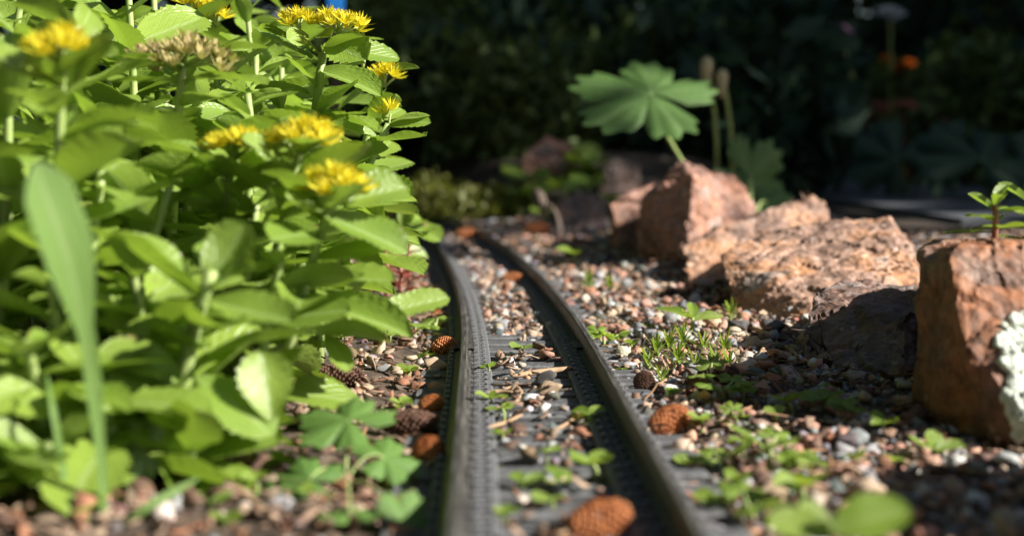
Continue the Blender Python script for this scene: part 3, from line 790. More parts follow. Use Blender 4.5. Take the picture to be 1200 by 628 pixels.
# flowers
def star_flower(mat, stam_mat_same=True, npet=5, seed=0, stam=10, up=.55):
    r = random.Random(seed); V, F, U = [], [], []
    def blade(dirv, L, W, bend):
        d = Vector(dirv).normalized(); s = d.cross(Vector((0, 0, 1)));
        s = s.normalized() if s.length > 1e-4 else Vector((1, 0, 0))
        b = len(V); prof = [(0, .35), (.35, 1), (.7, .75), (1, .05)]
        for t, wv in prof:
            p = d * L * t + Vector((0, 0, bend * t * t * L))
            V.append(p - s * W * wv * .5); V.append(p + s * W * wv * .5); U.append((-1, t)); U.append((1, t))
        for i in range(len(prof) - 1): F.append((b + 2 * i, b + 2 * i + 1, b + 2 * i + 3, b + 2 * i + 2))
    for k in range(npet):
        a = 2 * math.pi * k / npet + r.uniform(-.1, .1)
        blade((math.cos(a), math.sin(a), up), 1.0, .34, .12)
    for k in range(stam):
        a = 2 * math.pi * k / stam + .3
        blade((math.cos(a) * .6, math.sin(a) * .6, 1.0), r.uniform(.8, 1.05), .09, 0)
    for k in range(5):
        a = 2 * math.pi * k / 5 + .6
        blade((math.cos(a) * .3, math.sin(a) * .3, 1.0), .6, .2, 0)
    return mesh_from('flower', V, F, mat, True, U)
FLO = [star_flower(M_PETAL, seed=i) for i in range(3)]
FADE = [star_flower(M_FADED, seed=i + 5, stam=6, up=.9) for i in range(3)]

# ------------------------------------------------------------------ stonecrop shoots
rng = random.Random(106)
def leaf_on(t, mesh, base, d, L, up=None, sx=None):
    up = up if up is not None else Vector((0, 0, 1))
    return put('leaf', mesh, t, Matrix.Translation(-t.location) @ frame(base, d, up, L, sx))
def shoot(tip, lean, label, group, nleaf=14, L=.030, flower=None, nflow=14, extra=(), t0=.22, rs=.0017, spread=1.0, seed=0, mesh=SED, stem_mat=None, head_r=.010, headpts=None, top=True):
    r = random.Random(seed)
    base = Vector((tip.x + lean[0], tip.y + lean[1], 0)); base.z = ground_z(base.x, base.y) - .002
    t = thing('stonecrop_shoot', base, label, 'plant', group)
    mid = Vector((base.x * .7 + tip.x * .3, base.y * .7 + tip.y * .3, base.z + (tip.z - base.z) * .55))
    pts = bez(base, mid, tip, 10)
    V, F = tube([p - base for p in pts], [rs * (1.2 - .5 * i / 9) for i in range(10)], 8)
    put('stem', mesh_from('stem', V, F, stem_mat or M_STEM), t)
    ga = r.uniform(0, 6.28)
    for i in range(nleaf):
        f = t0 + (1 - t0) * (i / max(1, nleaf - 1)) ** (.55 if flower else .85)
        k = f * 9; a = int(min(8, k)); p = pts[a].lerp(pts[a + 1], k - a)
        ax = (pts[a + 1] - pts[a]).normalized()
        ga += 2.4 + r.uniform(-.25, .25)
        h = Vector((math.cos(ga), math.sin(ga), 0))
        rise = (.10 + .62 * (f - t0) / (1 - t0)) * r.uniform(.5, 1.5) - .15 + r.gauss(0, .12)
        if flower and f > .78: rise = r.uniform(.25, .7)
        d = (h * spread + Vector((0, 0, rise))).normalized()
        ln = L * (.72 + .5 * math.sin(math.pi * min(1, .25 + .7 * f))) * r.uniform(.8, 1.15)
        if f > .88: ln *= .70 if not flower else .95
        leaf_on(t, mesh[r.randrange(len(mesh))], p, d, ln, Vector((0, 0, 1)) + ax * .3 - d * .1 + Vector((r.gauss(0, .38), r.gauss(0, .38), 0)))
    for (bp, tp, wr, upv) in extra:
        dv = tp - bp; ln = dv.length
        leaf_on(t, mesh[r.randrange(len(mesh))], bp, dv, ln, upv, ln * wr)
    if flower:
        ms = FLO if flower == 'yellow' else FADE
        centres = headpts or [(tip, head_r, nflow)]
        for (c, hr, nf) in centres:
            # short stalks that carry the flowers
            VV, FF = [], []
            for i in range(0, nf, 2):
                q = math.sqrt((i + .5) / nf); a = i * 2.4
                e = c + Vector((math.cos(a) * q * hr, math.sin(a) * q * hr, .004 - .35 * hr * q * q)) - base
                v2, f2 = tube([c - base + Vector((0, 0, -.002)), e], [.0007, .0004], 5)
                FF += [tuple(x + len(VV) for x in ff) for ff in f2]; VV += v2
            fh = put('flower_head', mesh_from('flower_stalks', VV, FF, M_STEM), t)
            for i in range(nf):
                q = math.sqrt((i + .5) / nf); a = i * 2.4
                o = Vector((math.cos(a) * q * hr, math.sin(a) * q * hr, .004 - .45 * hr * q * q + r.uniform(-.0012, .0014)))
                nn = Vector((o.x / hr * .6, o.y / hr * .6, 1))
                s = r.uniform(.0046, .0066)
                b = c + Vector((o.x * .3, o.y * .3, -.003)) - base
                M = Matrix.Translation(-base) @ Matrix.Translation(c + o) @ nn.to_track_quat('Z', 'Y').to_matrix().to_4x4() @ Matrix.Rotation(r.uniform(0, 6), 4, 'Z') @ Matrix.Scale(s, 4)
                put('flower', ms[r.randrange(3)], fh, M)
    return t
UP = Vector((0, 0, 1)); UC = Vector((.2, -.6, .8)); UF = Vector((.3, -1, .35))
E = lambda x0, y0, d0, x1, y1, d1, wr=1.0, up=UP: (D(x0, y0, d0), D(x1, y1, d1), wr, up)

# A: the sharp flowering stem
dA = .565
shoot(D(378, 62, dA), (-.012, .006), 'tall stonecrop stem carrying two bright yellow flower heads in sharp focus', 'flowering stonecrop stems', nleaf=12, L=.024, flower='yellow', seed=1, rs=.0022,
      headpts=[(D(350, 33, dA), .0058, 8), (D(396, 33, dA), .0098, 17)],
      extra=[E(372, 62, dA, 308, 24, dA + .01, .9), E(385, 52, dA, 447, 36, dA, .9), E(386, 58, dA, 470, 60, dA + .01, .95, UC), E(380, 50, dA, 430, 68, dA - .015, 1.3, UF), E(372, 45, dA, 385, 38, dA - .012, 1.2, UF),
             E(366, 68, dA, 296, 38, dA + .015, 1.0), E(362, 110, dA, 300, 95, dA - .01, 1.0), E(372, 82, dA, 447, 102, dA - .01, 1.0, UC), E(364, 130, dA, 445, 148, dA - .01, .8), E(362, 138, dA, 402, 146, dA - .02, 1.0, UC), E(362, 42, dA, 340, 44, dA - .012, 1.2, UF)])
shoot(D(446, 92, .60), (-.02, .01), 'stonecrop stem with a small half hidden yellow flower head behind the sharp one', 'flowering stonecrop stems', nleaf=8, L=.022, flower='yellow', seed=2, headpts=[(D(425, 76, .60), .003, 3), (D(450, 96, .60), .0055, 9)])
shoot(D(455, 145, .565), (-.03, .0), 'leafy stonecrop shoot with one tiny yellow bud at its tip', 'flowering stonecrop stems', nleaf=7, L=.024, flower='yellow', seed=3, head_r=.0018, nflow=2,
      extra=[E(452, 148, .565, 502, 136, .56, 1.0, UC), E(448, 142, .565, 472, 122, .575, 1.2, UC), E(432, 165, .565, 500, 164, .55, .8), E(440, 150, .565, 420, 128, .58, 1.2, UC)])
shoot(D(215, 68, .475), (-.01, .01), 'stonecrop stem topped by a wide faded pinkish green flower head', 'flowering stonecrop stems', nleaf=10, L=.032, flower='faded', seed=4, rs=.002, headpts=[(D(215, 70, .475), .0165, 40)],
      extra=[E(205, 95, .475, 130, 92, .45, .9), E(215, 95, .475, 312, 78, .46, .8)])
shoot(D(72, 75, .37), (-.008, .015), 'blurred stonecrop stem with a yellow flower head cupped by a round leaf', 'flowering stonecrop stems', nleaf=15, L=.030, flower='yellow', seed=5, headpts=[(D(70, 68, .37), .0082, 16)],
      extra=[E(85, 100, .365, 130, 45, .36, 1.3, UC), E(78, 100, .37, 20, 60, .36, 1.1), E(85, 150, .37, 190, 135, .37, .8)])
shoot(D(352, 178, .42), (-.018, .02), 'blurred stonecrop stem whose yellow flower head tops a ring of leaves above another head', 'flowering stonecrop stems', nleaf=16, L=.030, flower='yellow', seed=6, headpts=[(D(355, 170, .42), .0098, 20)])
shoot(D(392, 232, .40), (-.02, .02), 'blurred stonecrop stem with the lowest yellow flower head beside the track', 'flowering stonecrop stems', nleaf=14, L=.026, flower='yellow', seed=7, headpts=[(D(392, 226, .40), .0090, 17)],
      extra=[E(375, 250, .40, 480, 292, .40, .9, UC), E(385, 240, .40, 478, 215, .41, 1.1, UC), E(380, 250, .40, 340, 225, .39, 1.2, UC)])
shoot(D(272, 182, .43), (-.012, .02), 'blurred stonecrop stem with a small yellow flower head between two larger ones', 'flowering stonecrop stems', nleaf=15, L=.028, flower='yellow', seed=8, headpts=[(D(274, 178, .43), .0072, 12)])
shoot(D(228, 14, .60), (.0, .01), 'stonecrop stem with yellow flowers peeping above the faded flower head', 'flowering stonecrop stems', nleaf=10, L=.028, flower='yellow', seed=9, headpts=[(D(228, 14, .60), .006, 9), (D(252, 26, .60), .006, 8)])
# big foreground rosettes
shoot(D(248, 318, .36), (-.014, .012), 'big leafy stonecrop rosette without flowers in front of the clump', 'leafy stonecrop shoots', nleaf=10, L=.026, seed=10, rs=.0022,
      extra=[E(240, 340, .36, 290, 262, .365, 1.3, UC), E(240, 350, .36, 348, 382, .35, .9, UC), E(235, 345, .36, 150, 250, .36, 1.0), E(215, 440, .36, 125, 395, .355, 1.1, UC), E(225, 440, .36, 320, 490, .35, 1.1, UC), E(318, 495, .355, 305, 410, .36, 1.4, UF)])
shoot(D(400, 352, .42), (-.04, .02), 'low stonecrop shoot stretching a long leaf toward the left rail', 'leafy stonecrop shoots', nleaf=3, L=.016, seed=11,
      extra=[E(345, 350, .42, 482, 378, .41, .7, UC), E(425, 372, .43, 527, 346, .44, .75, UC), E(330, 350, .42, 432, 330, .45, .7), E(380, 390, .42, 410, 430, .41, .9, UC)])
HEADS = [(D(350, 33, .565), 'the sharp double flower head'), (D(446, 92, .60), 'the half hidden flower head'), (D(455, 145, .565), 'the tiny yellow bud'), (D(215, 72, .50), 'the faded flower head'), (D(72, 75, .37), 'the cupped blurred flower head'), (D(352, 178, .42), 'the flower head above another'), (D(392, 232, .40), 'the lowest yellow flower head'), (D(272, 182, .43), 'the small flower head between larger ones'), (D(228, 14, .60), 'the peeping yellow flowers'), (D(248, 318, .36), 'the big leafy rosette'), (D(122, 500, .34), 'the tall strap leaf'), (D(480, 375, .42), 'the long leaf reaching to the rail')]
def near_head(p):
    return min(HEADS, key=lambda m: (m[0] - p).length)[1]
LOW = [(60, 330, .36), (150, 300, .37), (30, 400, .34), (110, 440, .345), (210, 455, .36), (60, 520, .33), (190, 360, .38), (330, 300, .40), (120, 200, .40), (200, 215, .42), (10, 220, .38), (300, 240, .43), (300, 285, .48), (225, 530, .35), (20, 560, .335), (250, 335, .45), (170, 470, .37)]
for i, (px, py, d) in enumerate(LOW):
    shoot(D(px, py, d), (rng.uniform(-.02, .005), rng.uniform(.0, .02)), 'flowerless front stonecrop shoot next to ' + near_head(D(px, py, d)), 'leafy stonecrop shoots at the front of the clump', nleaf=9 if py > 400 else 12, L=rng.uniform(.025, .032), seed=30 + i)
BACK = [(90, 30, .43), (10, 90, .42), (250, 60, .58), (110, 150, .44), (30, -30, .52), (150, -20, .55), (330, 80, .66), (290, 110, .50), (60, 60, .56), (220, 150, .50), (300, 150, .48), (20, 40, .45), (130, 20, .56), (60, 120, .50), (160, 130, .54), (300, 60, .62), (330, 130, .58), (240, 120, .55), (290, 15, .66), (180, -10, .62), (60, -10, .60), (395, 185, .56), (345, 240, .54), (395, 130, .62), (340, 230, .52), (245, 280, .50), (10, 140, .55), (110, 80, .60), (200, 40, .70), (330, 10, .72), (100, -30, .72), (20, -20, .75), (350, 262, .58), (260, -20, .75), (150, 260, .48), (60, 260, .48), (380, 60, .70), (375, 205, .60), (310, 190, .55), (190, 180, .58)]
for i, (px, py, d) in enumerate(BACK):
    shoot(D(px, py, d), (rng.uniform(-.02, .01), rng.uniform(-.005, .02)), 'flowerless stonecrop shoot deep in the clump near ' + near_head(D(px, py, d)), 'leafy stonecrop shoots inside the clump', nleaf=14, L=rng.uniform(.030, .041), seed=60 + i, t0=.36)

# ------------------------------------------------------------------ blade leaf, cranesbill, red succulent
rng = random.Random(107)
def blade(pts, widths, label, name='blade_leaf', mat=M_GRASS, up=Vector((.75, -.75, .35))):
    root = Vector((pts[0].x, pts[0].y, ground_z(pts[0].x, pts[0].y) - .003))
    t = thing(name, root, label, 'plant')
    V, F, U = [], [], []
    n = len(pts)
    P = [Vector(p) for p in pts]
    # smooth the polyline
    fine, wf = [], []
    for i in range(n - 1):
        for s in range(6):
            q = s / 6; a = P[max(0, i - 1)]; b = P[i]; c = P[i + 1]; d = P[min(n - 1, i + 2)]
            fine.append(.5 * ((2 * b) + (c - a) * q + (2 * a - 5 * b + 4 * c - d) * q * q + (3 * b - a - 3 * c + d) * q ** 3))
            wf.append(widths[i] * (1 - q) + widths[i + 1] * q)
    fine.append(P[-1]); wf.append(widths[-1])
    for i, p in enumerate(fine):
        tg = (fine[min(i + 1, len(fine) - 1)] - fine[max(0, i - 1)]).normalized()
        s = tg.cross(up).normalized(); nn = s.cross(tg)
        for j in range(5):
            v = j / 2 - 1
            V.append(p + s * wf[i] * .5 * v + nn * (.12 * wf[i] * abs(v)) - root); U.append((v, i / len(fine)))
    for i in range(len(fine) - 1):
        for j in range(4): F.append((i * 5 + j, i * 5 + j + 1, i * 5 + j + 6, i * 5 + j + 5))
    put('leaf', mesh_from('blade', V, F, mat, True, U), t)
    return t
b0 = at_z(122, 612, .004)
blade([b0, D(118, 540, b0.y), D(108, 450, b0.y - .005), D(98, 385, b0.y - .012), D(78, 300, b0.y - .02), D(52, 225, b0.y - .025), D(42, 190, b0.y - .027)],
      [.0015, .0024, .0044, .0046, .0128, .0122, .0010], 'tall pale strap-shaped leaf bending in front of the stonecrop')
b1 = at_z(82, 605, .004)
blade([b1, D(72, 540, b1.y), D(62, 480, b1.y), D(55, 440, b1.y + .01)], [.0014, .0018, .0016, .0005], 'thin upright grass blade beside the tall strap leaf', 'grass_blade')
b2 = at_z(140, 622, .004)
blade([b2, D(170, 595, b2.y), D(205, 575, b2.y + .005), D(232, 560, b2.y + .01)], [.0018, .002, .0018, .0005], 'short grass blade lying low over the soil', 'grass_blade')

def petioled(t, mesh, a, mid, c, L, d, up, sm=M_STEM, r=.0012):
    V, F = tube([p - t.location for p in bez(a, mid, c, 8)], [r * 1.2, r * 1.1, r, r, r * .9, r * .9, r * .8, r * .8], 7)
    ls = put('leaf_stalk', mesh_from('leaf_stalk', V, F, sm), t)
    return put('leaf', mesh, ls, Matrix.Translation(-t.location) @ frame(c, d, up, L))
# big lobed leaf over the rocks
c = D(762, 110, 1.04)
gb = Vector((.20, 1.16, ground_z(.2, 1.16)))
g = thing('cranesbill_plant', gb, 'cranesbill with a large lobed green leaf held above the pinkish rock', 'plant')
petioled(g, PALM[0], gb, c + Vector((.022, .05, -.055)), c, .059, Vector((-.62, .25, .16)), Vector((.16, -.58, .80)), r=.0018)
c2 = D(878, 208, 1.22)
petioled(g, PALM[1], gb, gb.lerp(c2, .5) + Vector((0, 0, .03)), c2, .045, Vector((.5, .2, -.35)), Vector((-.25, -.75, .5)), r=.0018)
c3 = D(898, 238, 1.20)
petioled(g, PALM[1], gb, gb.lerp(c3, .5) + Vector((0, 0, .02)), c3, .028, Vector((.6, -.2, -.3)), Vector((.1, -.6, .7)), r=.0015)
# foreground lobed leaves lower left
fb = at_z(405, 565, .004)
g2 = thing('cranesbill_seedling', fb, 'blurred lobed-leaf seedling in front of the cones by the left rail', 'plant')
for (px, py, dd, L, dv, up, mi) in [(408, 492, .365, .0135, (-.5, .3, .05), (.1, -.40, .9), 0), (450, 536, .362, .0105, (.5, .2, -.1), (.1, -.42, .9), 1), (362, 562, .345, .0105, (-.5, .1, 0), (.15, -.42, .9), 0), (475, 612, .315, .0085, (.4, .2, -.1), (.1, -.8, .6), 1), (410, 600, .315, .0075, (-.1, .4, 0), (.1, -.6, .8), 0)]:
    cc = D(px, py, dd); petioled(g2, PALM_SG[mi], fb, fb.lerp(cc, .5) + Vector((0, .002, .006)), cc, L * 1.02, Vector(dv), Vector(up), r=.00035)
pb = at_z(185, 560, .004)
g3 = thing('pale_leaf_plant', pb, 'pale silvery lobed leaf low among the stonecrop stems', 'plant')
pm = palmate_mesh('pale_lobed_leaf', M_PALE, 5, .3, 2, 290, seed=14, rings=5, seg=80)
cc = D(168, 528, .345); petioled(g3, pm, pb, pb.lerp(cc, .5), cc, .0085, Vector((-.6, .1, -.1)), Vector((0, -.85, .5)), r=.0006)
# red stemmed succulent at far edge of the clump
for i, (px, py) in enumerate([(452, 345), (478, 338), (432, 352), (468, 352)]):
    gp = at_z(px, py, .01)
    t = thing('red_stonecrop', gp, 'small red-leaved creeping stonecrop beyond the green clump', 'plant', 'red creeping stonecrops')
    for k in range(11):
        a = k * 2.4; h = .004 + k * .0018
        leaf_on(t, REDL[k % 3], gp + Vector((0, 0, h)), Vector((math.cos(a), math.sin(a), .3)), rng.uniform(.008, .013))
    V, F = tube([Vector((0, 0, -.002)), Vector((.001, 0, .012)), Vector((0, .001, .025))], [.0012, .001, .0008], 6)
    put('stem', mesh_from('stem', V, F, M_REDSTEM), t)
shoot(D(500, 262, .80), (-.04, .01), 'pale round-leaved stonecrop shoot on a red stem beside the bend of the track', 'leafy stonecrop shoots', nleaf=7, L=.026, seed=15, stem_mat=M_REDSTEM, extra=[E(478, 262, .80, 517, 280, .79, 1.3, UC), E(470, 270, .8, 480, 240, .8, 1.2, UC), E(475, 270, .8, 450, 290, .8, 1.2, UC)])

# ------------------------------------------------------------------ seedlings
rng = random.Random(108)
def top_z(x, y):
    return .0032 if abs(x - track_x(y)) < .016 and y < .58 else ground_z(x, y)
def seedling(p, kind, s, label, group, red=False, seed=None):
    r = random.Random(seed if seed is not None else rng.random())
    p = Vector((p.x, p.y, top_z(p.x, p.y)))
    t = thing('seedling', p, label, 'seedling', group)
    h = s * (r.uniform(.25, .5) if kind != 'needle' else .25)
    top = Vector((r.gauss(0, .08) * s, r.gauss(0, .08) * s, h))
    V, F = tube([Vector((0, 0, -.002)), top * .55 + Vector((s * .05, 0, 0)), top], [s * .06, s * .05, s * .04], 6)
    put('stem', mesh_from('stem', V, F, M_REDSTEM if red else M_STEM), t)
    if kind == 'needle':
        for k in range(r.randint(14, 20)):
            a = k * 2.4; el = .2 + 1.1 * k / 18
            d = Vector((math.cos(a) * math.cos(el), math.sin(a) * math.cos(el), math.sin(el)))
            put('leaf', NEEDLE[k % 3], t, frame(Vector((0, 0, .1 * s + s * .3 * k / 18)), d, UP, s * r.uniform(.45, .7)))
        return t
    ms, n, L = {'oval': (OVAL, r.choice((3, 4, 4, 5)), .62), 'point': (POINT, r.choice((4, 5, 6)), .9), 'lobed': (PALM_S, r.choice((2, 3)), .42)}[kind]
    a0 = r.uniform(0, 6.28)
    for k in range(n):
        a = a0 + k * 2 * math.pi / n + r.uniform(-.3, .3)
        d = Vector((math.cos(a), math.sin(a), r.uniform(.05, .6)))
        up = Vector((r.gauss(0, .2), -.25 + r.gauss(0, .2), 1))
        if kind == 'lobed':
            e = top + d.normalized() * s * .45
            V, F = tube([top * .6, e], [s * .03, s * .025], 5); put('leaf_stalk', mesh_from('leaf_stalk', V, F, M_STEM), t)
            put('leaf', ms[r.randrange(2)], t, frame(e, d, up, s * L))
        else:
            put('leaf', ms[r.randrange(len(ms))], t, frame(top * r.uniform(.75, 1), d, up, s * L * r.uniform(.75, 1.15)))
    return t
def seed_px(px, py, kind, wpx, label, group=None, red=False, z=.003):
    p = at_z(px, py, z); return seedling(p, kind, wpx * p.y / FPX * .74, label, group, red)
seed_px(809, 368, 'point', 62, 'upright seedling with a whorl of grey-green leaves before the tan rock', z=.012)
seed_px(857, 358, 'needle', 44, 'tiny spiky shoot at the foot of the long tan rock', z=.012)
seed_px(566, 548, 'point', 68, 'pink-stemmed seedling with pointed leaves between the rails', red=True)
seed_px(512, 388, 'lobed', 70, 'lobed-leaf seedling leaning against the left rail by the cone')
seed_px(832, 450, 'lobed', 70, 'broad-leaved weed standing over the mossy tuft', z=.008)
for (px, py) in [(775, 440), (795, 425), (815, 430), (760, 425), (838, 425), (800, 405), (855, 430), (785, 410), (825, 405), (770, 415), (850, 410)]:
    seed_px(px, py, 'needle', 46, 'bright needle-leaved stonecrop tuft near ' + near(at_z(px, py, .006)), 'needle-leaved tufts right of the track', z=.006)
for (px, py, k, wp) in [(575, 478, 'oval', 34), (590, 492, 'oval', 40), (556, 470, 'oval', 30), (570, 440, 'oval', 22), (612, 418, 'oval', 26), (690, 500, 'oval', 40), (700, 560, 'oval', 60), (640, 540, 'oval', 30), (610, 575, 'oval', 44), (660, 575, 'oval', 40), (645, 598, 'oval', 40), (590, 610, 'oval', 36), (560, 600, 'oval', 34), (775, 610, 'oval', 50), (590, 520, 'oval', 28)]:
    seed_px(px, py, k, wp * 1.3, 'small ' + {'oval': 'round-leaved', 'lobed': 'lobe-leaved', 'needle': 'needle-leaved', 'point': 'pointed'}[k] + ' seedling on the ties near ' + near(at_z(px, py, .003)), 'seedlings growing between the ties')
for (px, py, k, wp) in [(475, 440, 'oval', 40), (455, 405, 'oval', 34), (495, 420, 'oval', 36), (430, 400, 'oval', 40), (470, 475, 'oval', 36), (450, 395, 'oval', 30), (485, 395, 'oval', 36), (520, 500, 'oval', 34), (465, 600, 'lobed', 50), (400, 410, 'oval', 36), (500, 462, 'oval', 24), (240, 600, 'lobed', 60), (360, 590, 'oval', 40), (30, 590, 'oval', 70), (150, 590, 'oval', 60), (200, 570, 'lobed', 60), (300, 585, 'oval', 54), (60, 560, 'lobed', 70), (330, 560, 'oval', 50), (260, 620, 'oval', 50), (100, 620, 'oval', 44), (500, 600, 'oval', 40)]:
    seed_px(px, py, k, wp, 'small ' + {'oval': 'round-leaved', 'lobed': 'lobe-leaved', 'needle': 'needle-leaved', 'point': 'pointed'}[k] + ' seedling on the soil near ' + near(at_z(px, py, .003)), 'seedlings left of the track')
for (px, py, k, wp) in [(690, 340, 'needle', 34), (705, 405, 'lobed', 50), (670, 312, 'oval', 42), (715, 345, 'needle', 30), (845, 475, 'lobed', 62), (870, 480, 'oval', 40), (930, 492, 'oval', 50), (965, 488, 'oval', 56), (985, 495, 'oval', 50), (1005, 500, 'oval', 44), (1030, 515, 'oval', 46), (1095, 540, 'oval', 70), (900, 550, 'lobed', 80), (930, 555, 'oval', 60), (870, 530, 'oval', 44), (820, 505, 'oval', 50), (845, 545, 'lobed', 60), (835, 590, 'oval', 56), (880, 605, 'lobed', 100), (950, 560, 'oval', 50), (805, 540, 'oval', 44), (860, 570, 'oval', 44), (790, 470, 'oval', 26), (1000, 545, 'oval', 40), (980, 465, 'oval', 30), (1040, 545, 'oval', 36), (910, 500, 'oval', 36), (865, 505, 'lobed', 46), (740, 410, 'oval', 22), (760, 390, 'oval', 20), (730, 430, 'oval', 22), (940, 600, 'oval', 80)]:
    seed_px(px, py, k, wp * 1.08, 'small ' + {'oval': 'round-leaved', 'lobed': 'lobe-leaved', 'needle': 'needle-leaved', 'point': 'pointed'}[k] + ' weed in the gravel near ' + near(at_z(px, py, .003)), 'weeds right of the track')
# near broad leaf lower right
nb = at_z(985, 640, .004)
n1 = thing('plantain_weed', nb, 'very blurred weed with a broad oval leaf in the nearest gravel', 'plant')
big = leaf_mesh('plantain_leaf', M_WEED, W=.62, teeth=0, curl=.1, cup=.15, widest=.52, tip=.55, seed=77, rows=14, cols=6)
for (x0, y0, x1, y1, dd) in [(975, 622, 1070, 592, .275), (975, 625, 900, 606, .28), (972, 628, 940, 585, .285)]:
    a, b = D(x0, y0, dd), D(x1, y1, dd); leaf_on(n1, big, a, b - a, (b - a).length, UC)
V, F = tube([Vector((0, 0, -.003)), D(974, 625, .278) - nb], [.001, .0008], 6); put('stem', mesh_from('stem', V, F, M_STEM), n1)

# sprouting stonecrop on the boulder, rooted in its crevice
for (px, py, dd, nl, L, lab) in [(1166, 238, .455, 9, .0155, 'young green stonecrop sprout on a red stem on top of the lichen boulder'), (1205, 225, .46, 9, .017, 'stonecrop sprout at the outer side of the red-stemmed one on the boulder')]:
    tip = D(px, py, dd); hit = BV.ray_cast(tip + Vector((0, 0, .05)), Vector((0, 0, -1)))
    base = hit[0] if hit[0] is not None else tip - Vector((0, 0, .02))
    t = thing('stonecrop_sprout', base, lab, 'plant')
    V, F = tube([Vector((0, 0, -.003)), (tip - base) * .5 + Vector((.0005, 0, 0)), tip - base], [.0011, .001, .0009], 7)
    put('stem', mesh_from('stem', V, F, M_REDSTEM), t)
    for k in range(nl):
        f = .15 + .85 * k / (nl - 1); a = k * 2.4 + .4
        d = Vector((math.cos(a), math.sin(a), -.1 + 1.1 * f * f))
        leaf_on(t, SED[k % len(SED)], base.lerp(tip, f), d, L * (1.15 - .55 * f))

# ------------------------------------------------------------------ cones and twigs
rng = random.Random(109)
def cone_mesh(L, Rr, mat, nsc=190, seed=0, out=1.0):
    r = random.Random(seed); V, F = [], []
    # core
    nr, ns = 10, 12
    for i in range(nr + 1):
        t = i / nr; rad = Rr * .86 * math.sin(math.pi * min(1, .06 + t * .90)) ** .62
        for k in range(ns):
            a = 2 * math.pi * k / ns; V.append((rad * math.cos(a), (t - .5) * L * .94, rad * math.sin(a)))
    for i in range(nr):
        for k in range(ns): F.append((i * ns + k, i * ns + (k + 1) % ns, (i + 1) * ns + (k + 1) % ns, (i + 1) * ns + k))
    F.append(tuple(range(ns))[::-1]); F.append(tuple(range(nr * ns, nr * ns + ns)))
    for i in range(nsc):
        if r.random() < .03: continue
        t = (i + .5 + r.uniform(-.3, .3)) / nsc; t = min(.995, max(.005, t)); a = i * 2.39996 + r.gauss(0, .05); out_ = out * r.uniform(.7, 1.3)
        rad = Rr * .84 * math.sin(math.pi * min(1, .06 + t * .90)) ** .62
        p = Vector((rad * math.cos(a), (t - .5) * L * .96, rad * math.sin(a)))
        rd = Vector((math.cos(a), 0, math.sin(a))); ax = Vector((0, 1, 0)); tg = rd.cross(ax)
        w_, l_ = Rr * .21 * (.6 + .4 * math.sin(math.pi * t)), L * .085; b = len(V)
        tipd = (ax + rd * .35 * out_).normalized(); w_ *= r.uniform(.9, 1.1); l_ *= r.uniform(.9, 1.15)
        V += [p - tg * w_ * .8 - rd * Rr * .05, p + tg * w_ * .8 - rd * Rr * .05, p + tg * w_ + tipd * l_ * .6 + rd * Rr * .12, p + tipd * l_ + rd * Rr * .13, p - tg * w_ + tipd * l_ * .6 + rd * Rr * .12, p + tipd * l_ * .5 + rd * Rr * .22, p + tipd * l_ * .8 - rd * Rr * .05]
        F += [(b, b + 1, b + 5), (b + 1, b + 2, b + 5), (b + 2, b + 3, b + 5), (b + 3, b + 4, b + 5), (b + 4, b, b + 5), (b + 2, b + 6, b + 3), (b + 3, b + 6, b + 4)]
    me = mesh_from('cone', V, F, mat, False)
    me.materials.append(M_CONE_D)
    for p in me.polygons[:nr * ns + 2]: p.material_index = 1
    return me
def cone(px, py, Lpx, Wpx, ang, tilt, mat, label, seed, z=None, out=1.0, stalk=True):
    # centre pixel, size in pixels, heading on the ground (0 = along the track, 90 = to the right)
    d0 = at_z(px, py, .006).y; Rr = Wpx * d0 / FPX / 2; L = Lpx * d0 / FPX
    p = at_z(px, py, .003 + Rr * .8)
    p.z = max(ground_z(p.x, p.y), 0.002) + Rr * .86 if z is None else z
    dv = Vector((math.sin(R(ang)), math.cos(R(ang)), math.sin(R(tilt))))
    t = thing('pine_cone', p - Vector((0, 0, Rr)), label, 'cone', None)
    put('scales', cone_mesh(L, Rr, mat, seed=seed, out=out), t, Matrix.Translation((0, 0, Rr)) @ frame((0, 0, 0), dv, UP))
    if stalk:
        b = -dv.normalized() * L * .45; e = b - dv.normalized() * Rr * .6
        V, F = tube([b, e, e - dv.normalized() * Rr * .3 + Vector((0, 0, .001))], [Rr * .16, Rr * .12, Rr * .1], 6)
        put('stalk', mesh_from('stalk', [v + Vector((0, 0, Rr)) for v in V], F, M_DRYSTEM), t)
    return t
cone(520, 405, 31, 25, 80, 5, M_CONE_O, 'round orange-brown tiled cone leaning on the left rail', 1)
cone(505, 472, 34, 26, 60, 0, M_CONE_O, 'orange cone with its hollow end showing, left of the rail', 2)
cone(502, 527, 40, 38, 20, 20, M_CONE_O, 'dark orange ball-shaped cone in the shade of the left rail', 3)
cone(478, 493, 68, 32, 95, 0, M_CONE_D, 'long grey-brown cone behind the ball-shaped one', 4)
cone(782, 490, 56, 33, 58, 14, M_CONE_O, 'elongated orange cone lying outside the right rail', 5)
cone(698, 608, 90, 50, 55, 6, M_CONE_O, 'large orange cone lying across the ties inside the right rail', 6)
cone(755, 446, 28, 25, 10, 55, M_CONE_D, 'small fuzzy dark brown cone standing by the green tuft', 7, out=1.8)
cone(600, 327, 26, 14, 80, 0, M_CONE_O, 'small blurred orange cone on the gravel at the bend', 8)
cone(545, 275, 24, 15, 70, 0, M_CONE_O, 'blurred orange cone on the farthest stretch of track', 9)
cone(628, 272, 30, 16, 85, 0, M_CONE_O, 'blurred orange cone past the right rail before the bank', 10)
cone(818, 462, 34, 22, 70, 0, M_CONE_D, 'crumbly dark brown cone piece behind the elongated orange cone', 11)
